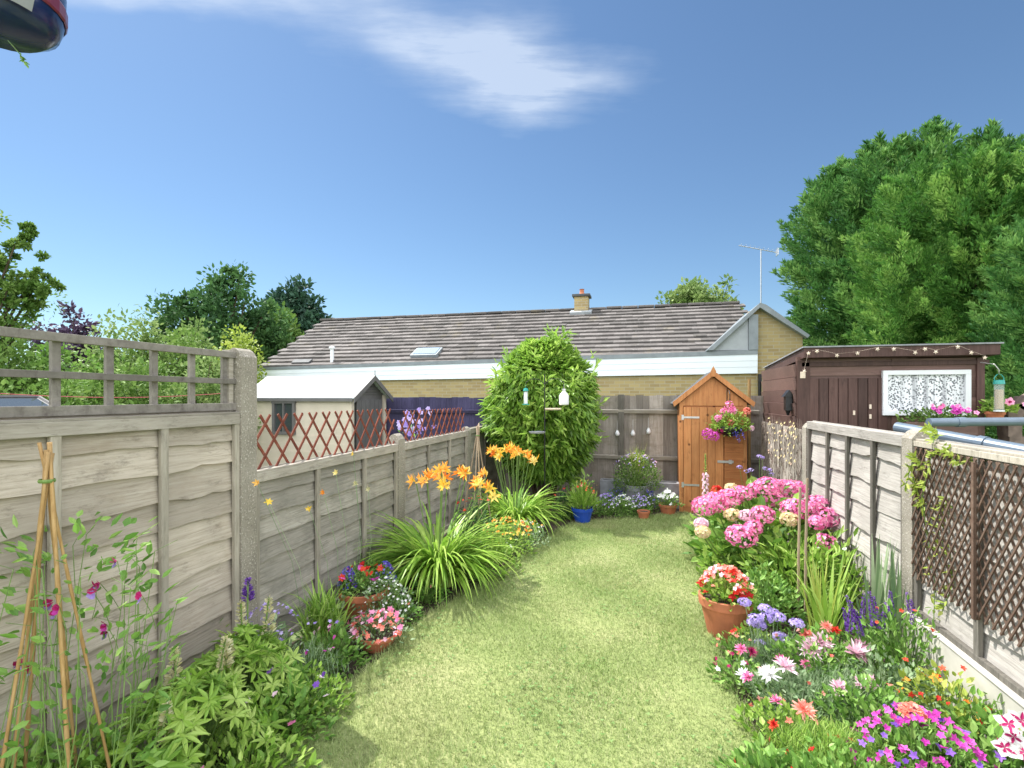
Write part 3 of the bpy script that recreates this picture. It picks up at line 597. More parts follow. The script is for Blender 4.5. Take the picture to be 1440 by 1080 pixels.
for dx_ in (-.18, 0, .18): wf.box((wx+dx_, sy0-.03, 1.26), (.04 if dx_ else .025, .045, .45))
wf = wf.build('window', M['greydoor'], t); m = MB(); m.box((wx, sy0-.018, 1.26), (.38, .01, .46)); m.build('pane', M['pane'], wf)

# ------------------------------------------------------------------ orange shed
ox0, ox1, oy0, oy1, oe, orr = .52, 1.38, 7.32, 7.93, 1.52, 1.90; om = (ox0+ox1)/2
t = thing('garden_shed', 'small orange stained shed with pointed roof at the end of the lawn', 'shed', (om, oy0, 0), 0, 'garden sheds'); hw = (ox1-ox0)/2; dp = oy1-oy0
m = MB(); m.prism([(-hw+.02, 0), (hw-.02, 0), (hw-.02, oe), (0, orr-.04), (-hw+.02, oe)], .012, dp); m.build('wall', M['wood_orange_h'], t)
m = MB(); m.prism([(-hw+.03, 1.46), (hw-.03, 1.46), (hw-.03, oe-.01), (0, orr-.05), (-hw+.03, oe-.01)], -.006, .012)
m.build('gable_board', M['wood_orange'], t)
m = MB(); dx0, dx1 = -hw+.055, .135; nb = 5
for i in range(nb):
    w_ = (dx1-dx0)/nb; m.box((dx0+w_*(i+.5), -.004, .76), (w_-.004, .02, 1.36), t=rng.random())
dr = m.build('door', M['wood_orange'], t, bevel=.002)
for z in (1.30, .38):
    m = MB(); m.box((dx0+.10, -.019, z), (.21, .007, .026)); m.box((dx0-.01, -.020, z), (.03, .012, .07)); m.build('hinge', M['steel'], dr)
m = MB(); m.box((.16, -.02, .66+.19-.5+.36), (.20, .012, .032)); m.box((.22, -.025, .71), (.04, .016, .055)); m.build('latch', M['steel'], dr)
m = MB(); n_ = 11
for i in range(n_): m.box(((dx1+hw)/2-.005, .0, .10+(i+.5)*.123), (hw-dx1-.04, .018, .121), rx=.10, t=rng.random())
m.build('side_cladding', M['wood_orange_h'], t)
for x in (-hw+.025, hw-.025):
    m = MB(); m.box((x, -.004, .76), (.046, .03, 1.50)); m.build('corner_post', M['wood_orange'], t, bevel=.003)
m = MB(); m.box((0, -.002, .04), (hw*2-.1, .022, .075)); m.build('sill', M['wood_orange_h'], t)
m = MB()
for s_ in (-1, 1):
    m.prism([(s_*(hw+.07), oe-.055), (0, orr+.0), (0, orr+.028), (s_*(hw+.085), oe-.035)][::s_], -.05, dp+.04)
m.build('roof', M['darkfelt'], t)
m = MB()
for s_ in (-1, 1):
    m.prism([(s_*(hw+.07), oe-.075), (0, orr-.04), (0, orr+.035), (s_*(hw+.09), oe-.015)][::s_], -.072, -.052)
m.prism([(-.03, orr-.05), (.03, orr-.05), (.035, orr+.02), (0, orr+.09), (-.035, orr+.02)], -.086, -.073)
m.build('bargeboard', M['wood_orange'], t)
# stake beside the shed
x, y = pz(1055, 7.9); m = MB(); m.tube([(0, 0, 0), (0, 0, 1.83)], [.02, .02], 8); o = m.build('stake', M['bamboo'], loc=(XR-.06, 7.80, 0)); tag(o, 'pale wooden stake standing behind the right edge of the orange shed', 'stake')

# ------------------------------------------------------------------ brown shed next door
bx0, bx1, by0, by1, bh, bh2 = 1.74, 3.54, 6.50, 8.1, 2.10, 2.12
t = thing('garden_shed', 'dark brown shed with white framed lace curtained window on the right', 'shed', (0, 0, 0), 0, 'garden sheds')
m = MB(); nb = 13
for i in range(nb):
    z = (i+.5)*1.96/nb; m.box((bx0, (by0+by1)/2, z), (.026, by1-by0, 1.96/nb*.955), ry=-.16, t=rng.random()); m.box((bx1, (by0+by1)/2, z), (.02, by1-by0, 1.96/nb*1.03), ry=.10, t=rng.random())
m.box(((bx0+bx1)/2, by1, .95), (bx1-bx0, .03, 1.9)); m.box((bx0+.03, (by0+by1)/2, .97), (.02, by1-by0-.05, 1.93)); m.build('side_wall', M['wood_brown_h'], t)
m = MB(); m.box((bx0+.08, by0-.012, 1.0), (.13, .03, 2.0)); m.build('corner_post', M['wood_brown'], t, bevel=.004)
m = MB()
for i in range(14):
    z = (i+.5)*2.0/14; m.box((3.13, by0, z), (.85, .02, .146), rx=.09, t=rng.random())
m.box((2.3, by0+.004, 1.93), (1.1, .02, .22)); m.box((2.3, by0+.012, .9), (1.1, .016, 1.9)); m.build('front_wall', M['wood_brown_h'], t)
m = MB()
for i in range(8):
    x = 1.93+i*.098; m.box((x, by0-.012, .90), (.092, .02, 1.78), t=rng.random())
dr = m.build('door', M['wood_brown'], t, bevel=.003)
for zz, px_ in ((1.47, 2.49), (1.36, 2.49), (1.40, 2.33)):
    m = MB(); m.box((px_, by0-.028, zz), (.022, .012, .05)); m.build('latch', M['star'], dr, bevel=.003)
m = MB(); m.box((2.70, by0-.012, 1.95), (1.80, .03, .05)); m.box((3.52, by0-.02, 1.0), (.07, .03, 2.0)); m.build('trim', M['wood_brown'], t, bevel=.003)
m = MB(); m.prism([(by0-.16, 2.02), (by0-.16, 2.13), (by1+.1, 2.0), (by1+.1, 1.9)], bx0+.05, bx1+.08, 0); rf = m.build('roof', M['wood_brown'], t)
m = MB(); m.prism([(by0-.18, 2.13), (by0-.18, 2.145), (by1+.12, 2.015), (by1+.12, 2.002)], bx0+.03, bx1+.10, 0); m.build('roof_felt', M['greystone'], rf)
wx0, wx1, wz0, wz1 = 2.63, 3.40, 1.40, 1.845
m = MB(); cw = .05
m.box(((wx0+wx1)/2, by0-.03, wz1), (wx1-wx0+cw, .045, cw)); m.box(((wx0+wx1)/2, by0-.03, wz0), (wx1-wx0+cw, .045, cw)); m.box((wx0, by0-.03, (wz0+wz1)/2), (cw, .045, wz1-wz0-cw)); m.box((wx1, by0-.03, (wz0+wz1)/2), (cw, .045, wz1-wz0-cw))
wf = m.build('window', M['white'], t, bevel=.003)
m = MB(); xs = np.linspace(wx0+.02, wx1-.02, 70); yy = by0-.022+.004*np.sin(xs*70); v = np.concatenate([np.stack([xs, yy, np.full(70, wz0+.02)], 1), np.stack([xs, yy, np.full(70, wz1-.02)], 1)]); m.add(v, [(i, i+1, 70+i+1, 70+i) for i in range(69)], .5); m.build('lace_curtain', M['lace'], wf)
m = MB(); m.box((bx0+.07, by0-.032, 1.86-.03), (.055, .01, .075)); m.build('plaque', M['star'], t, bevel=.004)
m = MB(); x, y = bx0-.05, by0+.1; m.box((x, y, 1.50), (.07, .09, .16)); m.prism([(-.06+x, 1.58), (.06+x, 1.58), (x, 1.66)], y-.06, y+.06); m.tube([(x, y, 1.42), (x, y, 1.36)], [.03, .012], 8); m.build('lantern', M['black'], t)
# star garland
st = thing('star_garland', 'string of pale wooden stars along the top of the brown shed', 'garland', (0, by0-.2, 0))
stars = [(1137, 497), (1149, 494), (1131, 522), (1177, 500), (1206, 497), (1234, 491), (1257, 491), (1287, 496), (1301, 491), (1316, 495), (1347, 488), (1366, 496), (1385, 503)]
def on_y(px, py, Y):
    r = (px-720)/F; Z = Y/(CT+r*ST); return pz(px, Z, py)
pts = []
for (px, py) in stars:
    x, y, z = on_y(px, py, by0-.2); z -= 0; rs = .025; an = rng.random()*1.2
    poly = [(x+(rs if k_ % 2 == 0 else rs*.45)*math.sin(k_*math.pi/5+an), z+(rs if k_ % 2 == 0 else rs*.45)*math.cos(k_*math.pi/5+an)) for k_ in range(10)]
    m = MB(); m.add([(p[0], .0, p[1]) for p in poly]+[(x, -.008, z)], [(k_, (k_+1) % 10, 10) for k_ in range(10)]); m.add([(p[0], .0, p[1]) for p in poly]+[(x, .008, z)], [((k_+1) % 10, k_, 10) for k_ in range(10)]); m.build('star', M['star'], st); pts.append((x, 0, z+.02))
pts.sort(); m = MB(); m.tube(pts, .0008, 4, False); m.build('string', M['star'], st)

# ------------------------------------------------------------------ foliage builders
def rdir(n, up=0.):
    v = rng.normal(0, 1, (n, 3)); v[:, 2] += up; return nrm(v)
def crown_mesh(m, c, rad, ncl, per, lsize, clr=.28, up=.2, flat=.0, inner=.35, wratio=.55):
    "leaf clumps over an uneven ellipsoid"
    c = A(c); rad = A(rad); d = rdir(ncl, .15); bumps = 1+.16*np.sin(d[:, 0]*5+d[:, 1]*4)+.12*np.sin(d[:, 2]*7+d[:, 0]*3)+rng.normal(0, .08, ncl)
    r = np.where(rng.random(ncl) < inner, rng.uniform(.25, .8, ncl), rng.uniform(.82, 1.05, ncl))*bumps
    cc = c + d*rad*r[:, None]; cs = clr*rad.mean()*rng.uniform(.6, 1.3, ncl); tb = rng.random(ncl)
    n = ncl*per; idx = np.repeat(np.arange(ncl), per); off = rdir(n)*rng.random(n)[:, None]**.5; off[:, 2] *= 1-flat
    P = cc[idx]+off*cs[idx][:, None]; D = nrm(off+rdir(n)*.7+A([0, 0, up])); Nn = nrm(rdir(n)*.8+A([-.3, 0, 1])+off*.5)
    L = lsize*rng.uniform(.6, 1.3, n); m.leaf(P, D, Nn, L, L*wratio, np.clip(tb[idx]*.6+rng.random(n)*.4, 0, 1)); return cc
def tree(name, label, cat, base, h, rad, mat, ncl=140, per=60, lsize=.16, group=None, trunk_r=.14, clr=.28, lumps=None, inner=.35):
    t = thing(name, label, cat, (base[0], base[1], 0), 0, group); rad = A(rad); m = MB(); cz = h-rad[2]
    cc = crown_mesh(m, (0, 0, cz), rad, ncl, per, lsize, clr, inner=inner)
    if lumps:
        for (lx, ly, lz, lr, ln) in lumps: cc = np.concatenate([cc, crown_mesh(m, (lx, ly, lz), (lr, lr, lr), ln, per, lsize, clr, inner=inner)])
    m.build('crown', M[mat], t)
    tk = MB(); tk.tube([(0, 0, -.1), (.05, 0, cz*.45), (0, .05, cz), (0, 0, cz+rad[2]*.6)], [trunk_r*1.3, trunk_r, trunk_r*.75, trunk_r*.2], 10)
    for i in range(0, len(cc), max(1, len(cc)//22)):
        e = cc[i]; s0 = A([0, 0, min(max(cz*.55, e[2]*.5), cz+rad[2]*.3)]); mid = (s0+e)/2+A([0, 0, -.05*h]); tk.tube([s0, mid, e], [trunk_r*.4, trunk_r*.25, trunk_r*.08], 6)
    tk.build('trunk', M['bark'], t); return t
def conifer(name, label, base, h, rad, mats, nsp=900, group=None, sp=.42, low=0.2, lead=5):
    "soft hedge conifer: plume-like sprays on an uneven cone with several leaders"
    t = thing(name, label, 'tree', (base[0], base[1], 0), 0, group); m = MB()
    ls = [(0, 0, h, rad*.5)] + [(math.cos(a)*rad*.68+rng.normal(0, .06)*rad, math.sin(a)*rad*.68+rng.normal(0, .06)*rad, h*rng.uniform(.93, 1.03), rad*rng.uniform(.34, .46)) for a in np.arange(8)*6.28/8+rng.random()]
    for (lx, ly, lh, lr) in ls:
        k = int(nsp*.26); q = rng.random(k)**.8; z = low+q*(lh-low); a = rng.random(k)*6.28
        prof = np.minimum(1, ((1-q)*6.5)**.8)*(1+.14*np.sin(a*3+z*2.2)+.12*np.sin(a*5-z*3)); r = lr*prof*np.where(rng.random(k) < .22, rng.uniform(.4, .8, k), rng.uniform(.85, 1.08, k))
        C = np.stack([lx+r*np.cos(a), ly+r*np.sin(a), z], 1); out_ = np.stack([np.cos(a), np.sin(a), .75+.9*q], 1); D0 = nrm(out_+rng.normal(0, .28, (k, 3)))
        per = 120; idx = np.repeat(np.arange(k), per); n = k*per; s_ = rng.random(n); size = sp*rng.uniform(.7, 1.3, k)[idx]
        side = nrm(np.cross(D0[idx], rdir(n))); P = C[idx]+D0[idx]*(s_*size)[:, None]-D0[idx]*(size*.45)[:, None]+side*(size*.30*(1-s_)*rng.random(n))[:, None]+A([0, 0, -1])*(size*.22*s_**2)[:, None]
        D = nrm(D0[idx]+side*.75); L = size*.17*rng.uniform(.6, 1.2, n); tb = np.clip(rng.random(k)+.25*np.sin(a*4+z*3), 0, 1)[idx]
        m.leaf4(P, D, nrm(rdir(n)+A([0, 0, .6])), L, L*.26, np.clip(tb*.65+rng.random(n)*.35, 0, 1))
    m.build('crown', M[mats], t); tk = MB(); tk.tube([(0, 0, -.1), (0, 0, h*.9)], [.22, .03], 10)
    for i in range(46):
        z = rng.uniform(low, h*.8); a = rng.random()*6.28; r = rad*.8*min(1, (1-z/h)**.6*1.2); tk.tube([(0, 0, z-.2), (r*.5*math.cos(a), r*.5*math.sin(a), z), (r*math.cos(a), r*math.sin(a), z+.25)], [.045, .03, .012], 5)
    tk.build('trunk', M['bark'], t); return t
CG = 'tall green conifers behind the brown shed'
conifer('conifer_tree', 'leftmost dense conifer rising between the aerial and the brown shed', (6.25, 14.2), 7.25, 2.2, 'conifer', 1500, CG, .72)
conifer('conifer_tree', 'broad conifer right behind the brown shed roof', (5.45, 10.4), 5.45, 1.5, 'conifer_bright', 950, CG, .46)
conifer('conifer_tree', 'tallest conifer behind the right end of the brown shed', (6.4, 9.7), 5.5, 1.5, 'conifer_bright', 950, CG, .46)
conifer('conifer_tree', 'rightmost conifer reaching the edge of the view', (7.6, 9.2), 5.05, 1.5, 'conifer', 900, CG, .46)
conifer('conifer_tree', 'lower conifer filling in behind the hanging seed feeder', (5.6, 7.9), 4.0, 1.1, 'conifer', 500, CG, .4)
BG = 'trees beyond the left fence'
tree('broadleaf_tree', 'large dark green tree left of the tiled roof', 'tree', pz(312, 17.5), 5.3, (1.75, 1.75, 1.8), 'tree_dark', 105, 80, .16, BG, .2, .26, [(1.3, .6, 3.4, 1.0, 44), (-1.1, -.4, 4.1, .8, 30), (.1, 0, 5.2, .5, 12)], .25)
tree('pine_tree', 'dark blue green tree peeping over the left end of the roof', 'tree', pz(418, 24), 6.7, (1.15, 1.15, 1.9), 'tree_blue', 110, 55, .26, BG, .16, .3, [(-1.2, 0, 5.5, .6, 20)])
tree('broadleaf_tree', 'lighter green tree touching the left verge of the tiled roof', 'tree', pz(380, 19), 4.6, (1.2, 1.2, 1.5), 'tree_mid', 120, 55, .2, BG)
tree('broadleaf_tree', 'feathery green tree cut by the left edge of the view', 'tree', pz(-60, 8.6), 4.6, (1.1, 1.1, 1.6), 'tree_mid', 62, 90, .07, BG, .12, .2, [(.95, .3, 4.0, .3, 9), (1.1, .3, 4.35, .18, 6), (.8, .2, 3.6, .4, 14), (.85, .3, 3.25, .36, 22), (1.25, .45, 3.5, .22, 12), (1.05, .4, 3.4, .2, 9), (.7, 0, 2.75, .45, 22)], .2)
tree('plum_tree', 'small purple leaved tree above the left trellis', 'tree', pz(98, 13), 3.55, (.62, .62, .8), 'purple_leaf', 60, 50, .13, BG, .08)
tree('bushy_tree', 'yellow green treetop showing just above the ridge near the aerial', 'tree', pz(988, 22), 6.5, (1.25, 1.25, 1.3), 'tree_light', 90, 55, .2, None, .14)
SG = 'shrubs in the gardens behind the left trellis'
for (px, Z, h, r, mt, lb) in ((10, 8.5, 2.55, .95, 'tree_mid', 'mid green shrub behind the far left of the trellis'), (95, 9.5, 2.5, 1.0, 'green', 'rounded shrub under the purple leaved tree'),
        (165, 10.5, 2.95, 1.15, 'tree_light', 'pale yellow green shrub right of the purple tree'), (225, 11.5, 2.85, 1.1, 'tree_mid', 'bushy shrub seen through the middle of the trellis'), (262, 12.5, 3.1, 1.1, 'tree_light', 'tall pale shrub left of the large dark tree'),
        (326, 13.5, 2.85, .8, 'lime', 'yellowish shrub showing beside the top of the tallest concrete post'), (60, 6.0, 1.80, .6, 'tree_mid', 'low leafy shrub close behind the trellis, left'), (185, 6.8, 1.9, .7, 'tree_mid', 'low leafy shrub close behind the trellis, centre'),
        (275, 7.5, 1.92, .7, 'tree_light', 'low leafy shrub close behind the trellis, beside the post')):
    tree('shrub', lb, 'shrub', pz(px, Z), h, (r, r, h*.5), mt, 100, 75, .07 if Z < 8 else .10, SG, .05, .3)
far = MB()
for i in range(60):
    a = R(-75+i*2.6); d = 60+rng.random()*25; x = d*math.sin(a); y = d*math.cos(a)
    crown_mesh(far, (x, y, 1.6), (3.5, 3, 2.2+rng.random()), 22, 16, 1.0, .4)
tag(far.build('distant_treeline', M['tree_dark']), 'far line of trees beyond the houses', 'trees', kind='stuff')

# laurel bush at the back left corner
lx, ly = -1.32, 7.12
t = thing('laurel_bush', 'tall glossy laurel bush in the back left corner', 'shrub', (lx, ly, 0)); m = MB()
n = 15000; d = rdir(n); z = d[:, 2]; q = np.where(rng.random(n) < .25, rng.uniform(.5, .85, n), rng.uniform(.85, 1.03, n))
bm_ = 1+.09*np.sin(d[:, 0]*6+z*5)+.07*np.sin(d[:, 1]*8-z*6)
hz = (z+1)/2; shape = np.where(hz > .62, np.sqrt(np.maximum(0, 1-((hz-.62)/.40)**2)), 1-.38*((.62-hz)/.62)**2); az = np.arctan2(d[:, 1], d[:, 0])
hz = rng.random(n)**.9; shape = np.where(hz > .5, np.maximum(.05, 1-((hz-.5)/.52)**2)**.7, 1-.5*((.5-hz)/.5)**1.6)
az = rng.random(n)*6.28; rr = .70*shape*q*(1+.10*np.sin(az*3+hz*9)+.08*np.sin(az*7-hz*15)+.05*np.sin(az*13+hz*31)); Zc = .46+hz*1.86
P = np.stack([rr*np.cos(az)-.02, rr*np.sin(az)*.92, Zc], 1); out_ = np.stack([np.cos(az), np.sin(az), np.where(hz > .8, .8, -.45)], 1)
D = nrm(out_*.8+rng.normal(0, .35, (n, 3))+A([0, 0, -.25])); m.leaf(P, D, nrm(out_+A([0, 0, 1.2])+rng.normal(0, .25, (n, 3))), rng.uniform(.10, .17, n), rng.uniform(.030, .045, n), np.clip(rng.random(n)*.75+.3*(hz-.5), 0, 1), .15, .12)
P[:, :2] *= .9
ns = 85; a_s = rng.random(ns)*6.28; h_s = .25+.75*rng.random(ns)
for a_, h_ in zip(a_s, h_s):
    r0_ = .62*(1-max(0, (h_-.6)/.45)**2)*(1-.3*max(0, .5-h_)); b0 = A([r0_*math.cos(a_), r0_*math.sin(a_),   .42+h_*1.72]); dd = nrm(A([math.cos(a_)*.8, math.sin(a_)*.8, .15+h_*1.1])+rng.normal(0, .3, 3)); ln_ = rng.uniform(.14, .44)
    k_ = 16; q_ = rng.random((k_, 1)); Ps = b0+dd*ln_*q_+rng.normal(0, .012, (k_, 3)); m.leaf(Ps, nrm(dd*.6+rng.normal(0, .6, (k_, 3))), rdir(k_, .8), rng.uniform(.07, .15, k_), rng.uniform(.026, .042, k_), rng.uniform(.35, 1, k_), .15, .15)
crown_mesh(m, (-.02, 0, 1.42), (.60, .56, .80), 120, 50, .135, .22, up=-.15, inner=.1, wratio=.28); n = 700; az = rng.random(n)*6.28; rr = .40*rng.random(n)**.5; P = np.stack([rr*np.cos(az), rr*np.sin(az), 2.05+rng.random(n)*.36*(1-(rr/.45)**2)*(.6+.4*np.sin(az*5))], 1); m.leaf(P, nrm(rng.normal(0, .6, (n, 3))+A([0, 0, 1])), rdir(n, .5), .11, .03, rng.uniform(.6, 1, n)); m.build('foliage', M['laurel'], t)
m = MB()
for i in range(14):
    a = i*.9; m.tube([(0.1*math.cos(a), .1*math.sin(a), 0), (.3*math.cos(a), .3*math.sin(a), .9), (.45*math.cos(a), .45*math.sin(a), 1.8)], [.022, .015, .006], 6)
m.build('stems', M['bark'], t)

# ------------------------------------------------------------------ garden plants
def mound(m, n, rx, ry, h, L, W, z0=0, up=.6, surf=.6, t=None, droop=.1):
    d = rdir(n); d[:, 2] = np.abs(d[:, 2]); q = np.where(rng.random(n) < surf, rng.uniform(.8, 1.05, n), rng.uniform(.2, .85, n)); q *= 1+.12*np.sin(d[:, 0]*7+d[:, 1]*5)
    P = d*A([rx, ry, h])*q[:, None]+A([0, 0, z0]); D = nrm(d*A([1, 1, .5])+rng.normal(0, .5, (n, 3))+A([0, 0, up])); Nn = nrm(rng.normal(0, .45, (n, 3))+A([0, 0, 1.]))
    L = L*rng.uniform(.6, 1.25, n); m.leaf(P, D, Nn, L, L*W, t, .12, droop); return P
def stemset(m, tops, spread=.25, r=.003, c=(0, 0, 0)):
    tops = A(tops); b = tops*A([spread, spread, 0])+A(c); b[:, 2] = c[2]; mid = (b+tops)/2+A([0, 0, .02]); m.stems(b, mid, r, .5); m.stems(mid, tops, r*.8, .5)
def dome(n, rx, ry, z0, z1, p=.5):
    a = rng.random(n)*6.28; q = rng.random(n)**p; return np.stack([rx*q*np.cos(a), ry*q*np.sin(a), z0+(z1-z0)*(1-q**2)], 1)
def plant(name, label, cat, loc, group=None): return thing(name, label, cat, (loc[0], loc[1], loc[2] if len(loc) > 2 else .01), 0, group)
def lily(loc, nl, L, scapes, label, group='orange daylilies'):
    t = plant('daylily', label, 'plant', loc, group); m = MB(); a = rng.random(nl)*6.28; P = np.stack([.14*np.cos(a), .10*np.sin(a), np.zeros(nl)], 1)*rng.random(nl)[:, None]
    m.blade(P, a+rng.normal(0, .3, nl), L*rng.uniform(.65, 1.2, nl), rng.uniform(.020, .036, nl), rng.uniform(.02, .30, nl), rng.uniform(1.3, 2.8, nl), 8); m.build('leaves', M['lily_leaf'], t)
    m = MB(); st_ = MB()
    for (x, y, z) in scapes:
        b_ = A([x*.2, y*.2, 0]); st_.tube([b_, (A([x, y, z])+b_)/2+A([0, 0, .06]), (x, y, z)], .0045, 5, t=.5)
        for k_ in range(2):
            dd = nrm(A([rng.normal(0, .8), rng.normal(0, .8)-.3, .5])); c_ = A([[x, y, z]])+dd*.03; f_ = MB()
            f_.petals(c_, dd, 6, .072, .024, .8, None, .004, .15, .22); f_.build('flower', M['orange' if rng.random() < .65 else 'yellow'], t)
        bud = MB()
        for k_ in range(3):
            e = A([x, y, z])+rng.normal(0, .02, 3)+A([0, 0, .03]); bud.tube([A([x, y, z]), e, e+A([0, 0, .03])+rng.normal(0, .008, 3)], [.003, .007, .002], 6)
        bud.build('bud_cluster', M['yellow'], t)
    st_.build('stems', M['stem'], t); return t
lily((-1.64, 3.98), 560, .80, [(-.15, .1, .88), (-.05, .2, .90), (.02, .05, .86), (-.2, 0, .84), (.12, .25, .88), (.25, .3, .80), (.33, .35, .74), (.22, .1, .92), (.3, .2, .78), (-.1, 0, .86), (-.02, .12, .93), (.08, 0, .82), (.38, .3, .68), (.3, .4, .85)], 'large daylily clump with orange flowers nearest the left lapped fence')
lily((-1.40, 5.72), 380, .76, [(-.22, 0, .90), (-.12, .05, .93), (-.05, .1, .9), (.02, 0, .92), (.1, .08, .88), (.16, 0, .84), (-.3, .1, .9), (0, .2, .86), (.05, -.1, .9), (-.16, -.05, .87), (-.08, .12, .95), (.22, .05, .8), (-.26, 0, .94)], 'further daylily clump with orange flowers in front of the laurel bush')
def spike(m, c, h, r, n, L, W, tilt=(0, 0)):
    "whorled flower spike"
    z = rng.random(n); a = rng.random(n)*6.28; rr = r*(1-z*.75); C = np.stack([c[0]+tilt[0]*z+rr*.3*np.cos(a), c[1]+tilt[1]*z+rr*.3*np.sin(a), c[2]+h*z], 1)
    D = np.stack([np.cos(a), np.sin(a), .5+0*a], 1); m.leaf(C, D, rdir(n, 1), L*(1-z*.5), W*(1-z*.4), None, .2)
# wigwams
def wigwam(loc, feet, h, mat, label, group, top=(0, 0), rad=.0052, over=.03):
    t = thing('cane_wigwam', label, 'plant support', (loc[0], loc[1], 0), 0, group)
    for (x, y, r_) in feet:
        tip = A([top[0]-x*.06+rng.normal(0, .006), top[1]-y*.06+rng.normal(0, .006), h+rng.uniform(-over, over)]); m = MB(); p0 = A([x, y, 0]); pts = [p0+(tip-p0)*q for q in np.linspace(0, 1, 13)]
        rr = [rad*r_*(1.25 if i % 2 == 0 else .95) for i in range(13)]; m.tube(pts, rr, 8); m.build('cane', M[mat], t, smooth=True)
    m = MB(); m.lathe([(.022, 0), (.024, .006), (.022, .012)], 12, (top[0], top[1], h-.11)); m.build('tie', M['stem'], t); return t
wx_, wy_ = pz(66, 1.72); wigwam((wx_, wy_), [(-.02, -.12, 1.1), (.20, -.05, 1.15), (-.16, .02, 1.15), (-.1, .18, 1), (.13, .16, .9), (.02, -.2, .9)], 1.40, 'bamboo', 'large wigwam of yellow bamboo canes in the left foreground', 'bamboo cane wigwams')
wx2, wy2 = pz(672, 5.45); wigwam((wx2, wy2), [(-.20, -.06, 1.3), (.0, -.20, 1.2), (.18, .02, 1.3), (-.05, .18, 1.1), (.1, -.12, 1.1)], 1.27, 'bamboo_old', 'small faded cane wigwam behind the left daylilies', 'bamboo cane wigwams')
# sweet peas
t = plant('sweet_pea', 'sweet pea with crimson and violet flowers climbing the near wigwam', 'plant', (wx_, wy_)); m = MB(); n = 620; a = rng.random(n)*6.28; z = 1.12*rng.random(n)**1.15; r_ = .05+(.30-.12*z)*rng.random(n)**.6
P = np.stack([r_*np.cos(a)+.08*(z < .9), r_*np.sin(a)+.08, z], 1); m.leaf(P, nrm(np.stack([np.cos(a), np.sin(a), .5+0*a], 1)+rng.normal(0, .4, (n, 3))), rdir(n, 1.2), rng.uniform(.035, .06, n), rng.uniform(.016, .026, n)); m.build('foliage', M['green'], t)
m = MB(); n = 46; a = rng.random(n)*6.28; b_ = np.stack([.22*np.cos(a)+.05, .22*np.sin(a)+.05, 0*a], 1)
for i in range(n):
    hh_ = rng.uniform(.5, 1.08); e = b_[i]*.9+A([rng.normal(.03, .07), rng.normal(.03, .07), hh_]); m.tube([b_[i], (b_[i]+e)/2+rng.normal(0, .03, 3), e, e+A([rng.normal(0, .05), rng.normal(0, .05), .03])], [.0022, .002, .0016, .001], 4)
m.build('stems', M['stem'], t)
for (px, py) in ((135, 828), (141, 824), (165, 793), (200, 842), (150, 882), (151, 892), (70, 852), (63, 860), (80, 865), (84, 858), (36, 935), (46, 945), (28, 938), (130, 835), (72, 872)):
    Zf = 1.72+rng.uniform(-.12, .3); x, y, z = pz(px, Zf, py); c_ = A([[x-wx_, y-wy_, z]]); ax_ = nrm(A([rng.normal(.1, .5), -1, .4])); f_ = MB(); f_.petals(c_, ax_, 2, .024, .028, 1.0, None); fp = f_.build('flower', M['crimson'], t)
    f_ = MB(); f_.petals(c_+A([0, -.004, -.012]), ax_, 3, .018, .02, .5, None); f_.build('lower_petals', M['lilac'] if rng.random() < .6 else M['magenta'], fp)
    st_ = MB(); e = c_[0]+A([rng.normal(0, .03), rng.normal(0, .02)+.05, -.14]); st_.tube([c_[0], (c_[0]+e)/2+A([.01, 0, 0]), e], .0014, 4); st_.build('stalk', M['stem'], fp)
# lupins
def lupin(loc, r, h, nl, spikes, label, leafm='bright'):
    t = plant('lupin', label, 'plant', loc, 'lupins'); m = MB(); C = dome(nl, r, r, h*.35, h, .6)*(1+rng.normal(0, .05, (nl, 1))); ax_ = nrm(C*A([1.2, 1.2, 0])+A([0, 0, .35])+rng.normal(0, .15, (nl, 3)))
    m.petals(C, ax_, 9, rng.uniform(.055, .085, nl), .019, .18, None, .002, .12, .12); m.build('leaves', M[leafm], t); st_ = MB(); stemset(st_, C, .3, .0022)
    for (x, y, z, hh_, mt) in spikes:
        s_ = MB(); spike(s_, (x, y, z-hh_), hh_, .035, 110, .034, .014); s_.build('flower_spike', M[mt], t); st_.tube([(x*.4, y*.4, 0), (x, y, z-.01)], .004, 5)
    st_.build('stems', M['stem'], t); return t
lx1 = pz(262, 2.05); lupin(lx1, .30, .40, 120, [(-.06, .0, .55, .15, 'spike_cream'), (.06, -.14, .42, .13, 'spike_cream'), (-.02, .22, .5, .14, 'spike_cream')], 'nearest lupin with cream seed spikes below the tall fence panel')
lx2 = pz(345, 2.45); lupin(lx2, .27, .40, 110, [(-.07, .05, .56, .2, 'spike_cream'), (.05, .1, .58, .2, 'spike_cream'), (-.18, .22, .6, .12, 'violet'), (.0, -.1, .44, .14, 'spike_cream')], 'lupin with cream and violet spikes at the foot of the tallest post')
lx3 = pz(150, 1.75); lupin((lx3[0]+.02, lx3[1]-.1), .18, .22, 60, [], 'small lupin foliage clump in the left bottom corner')
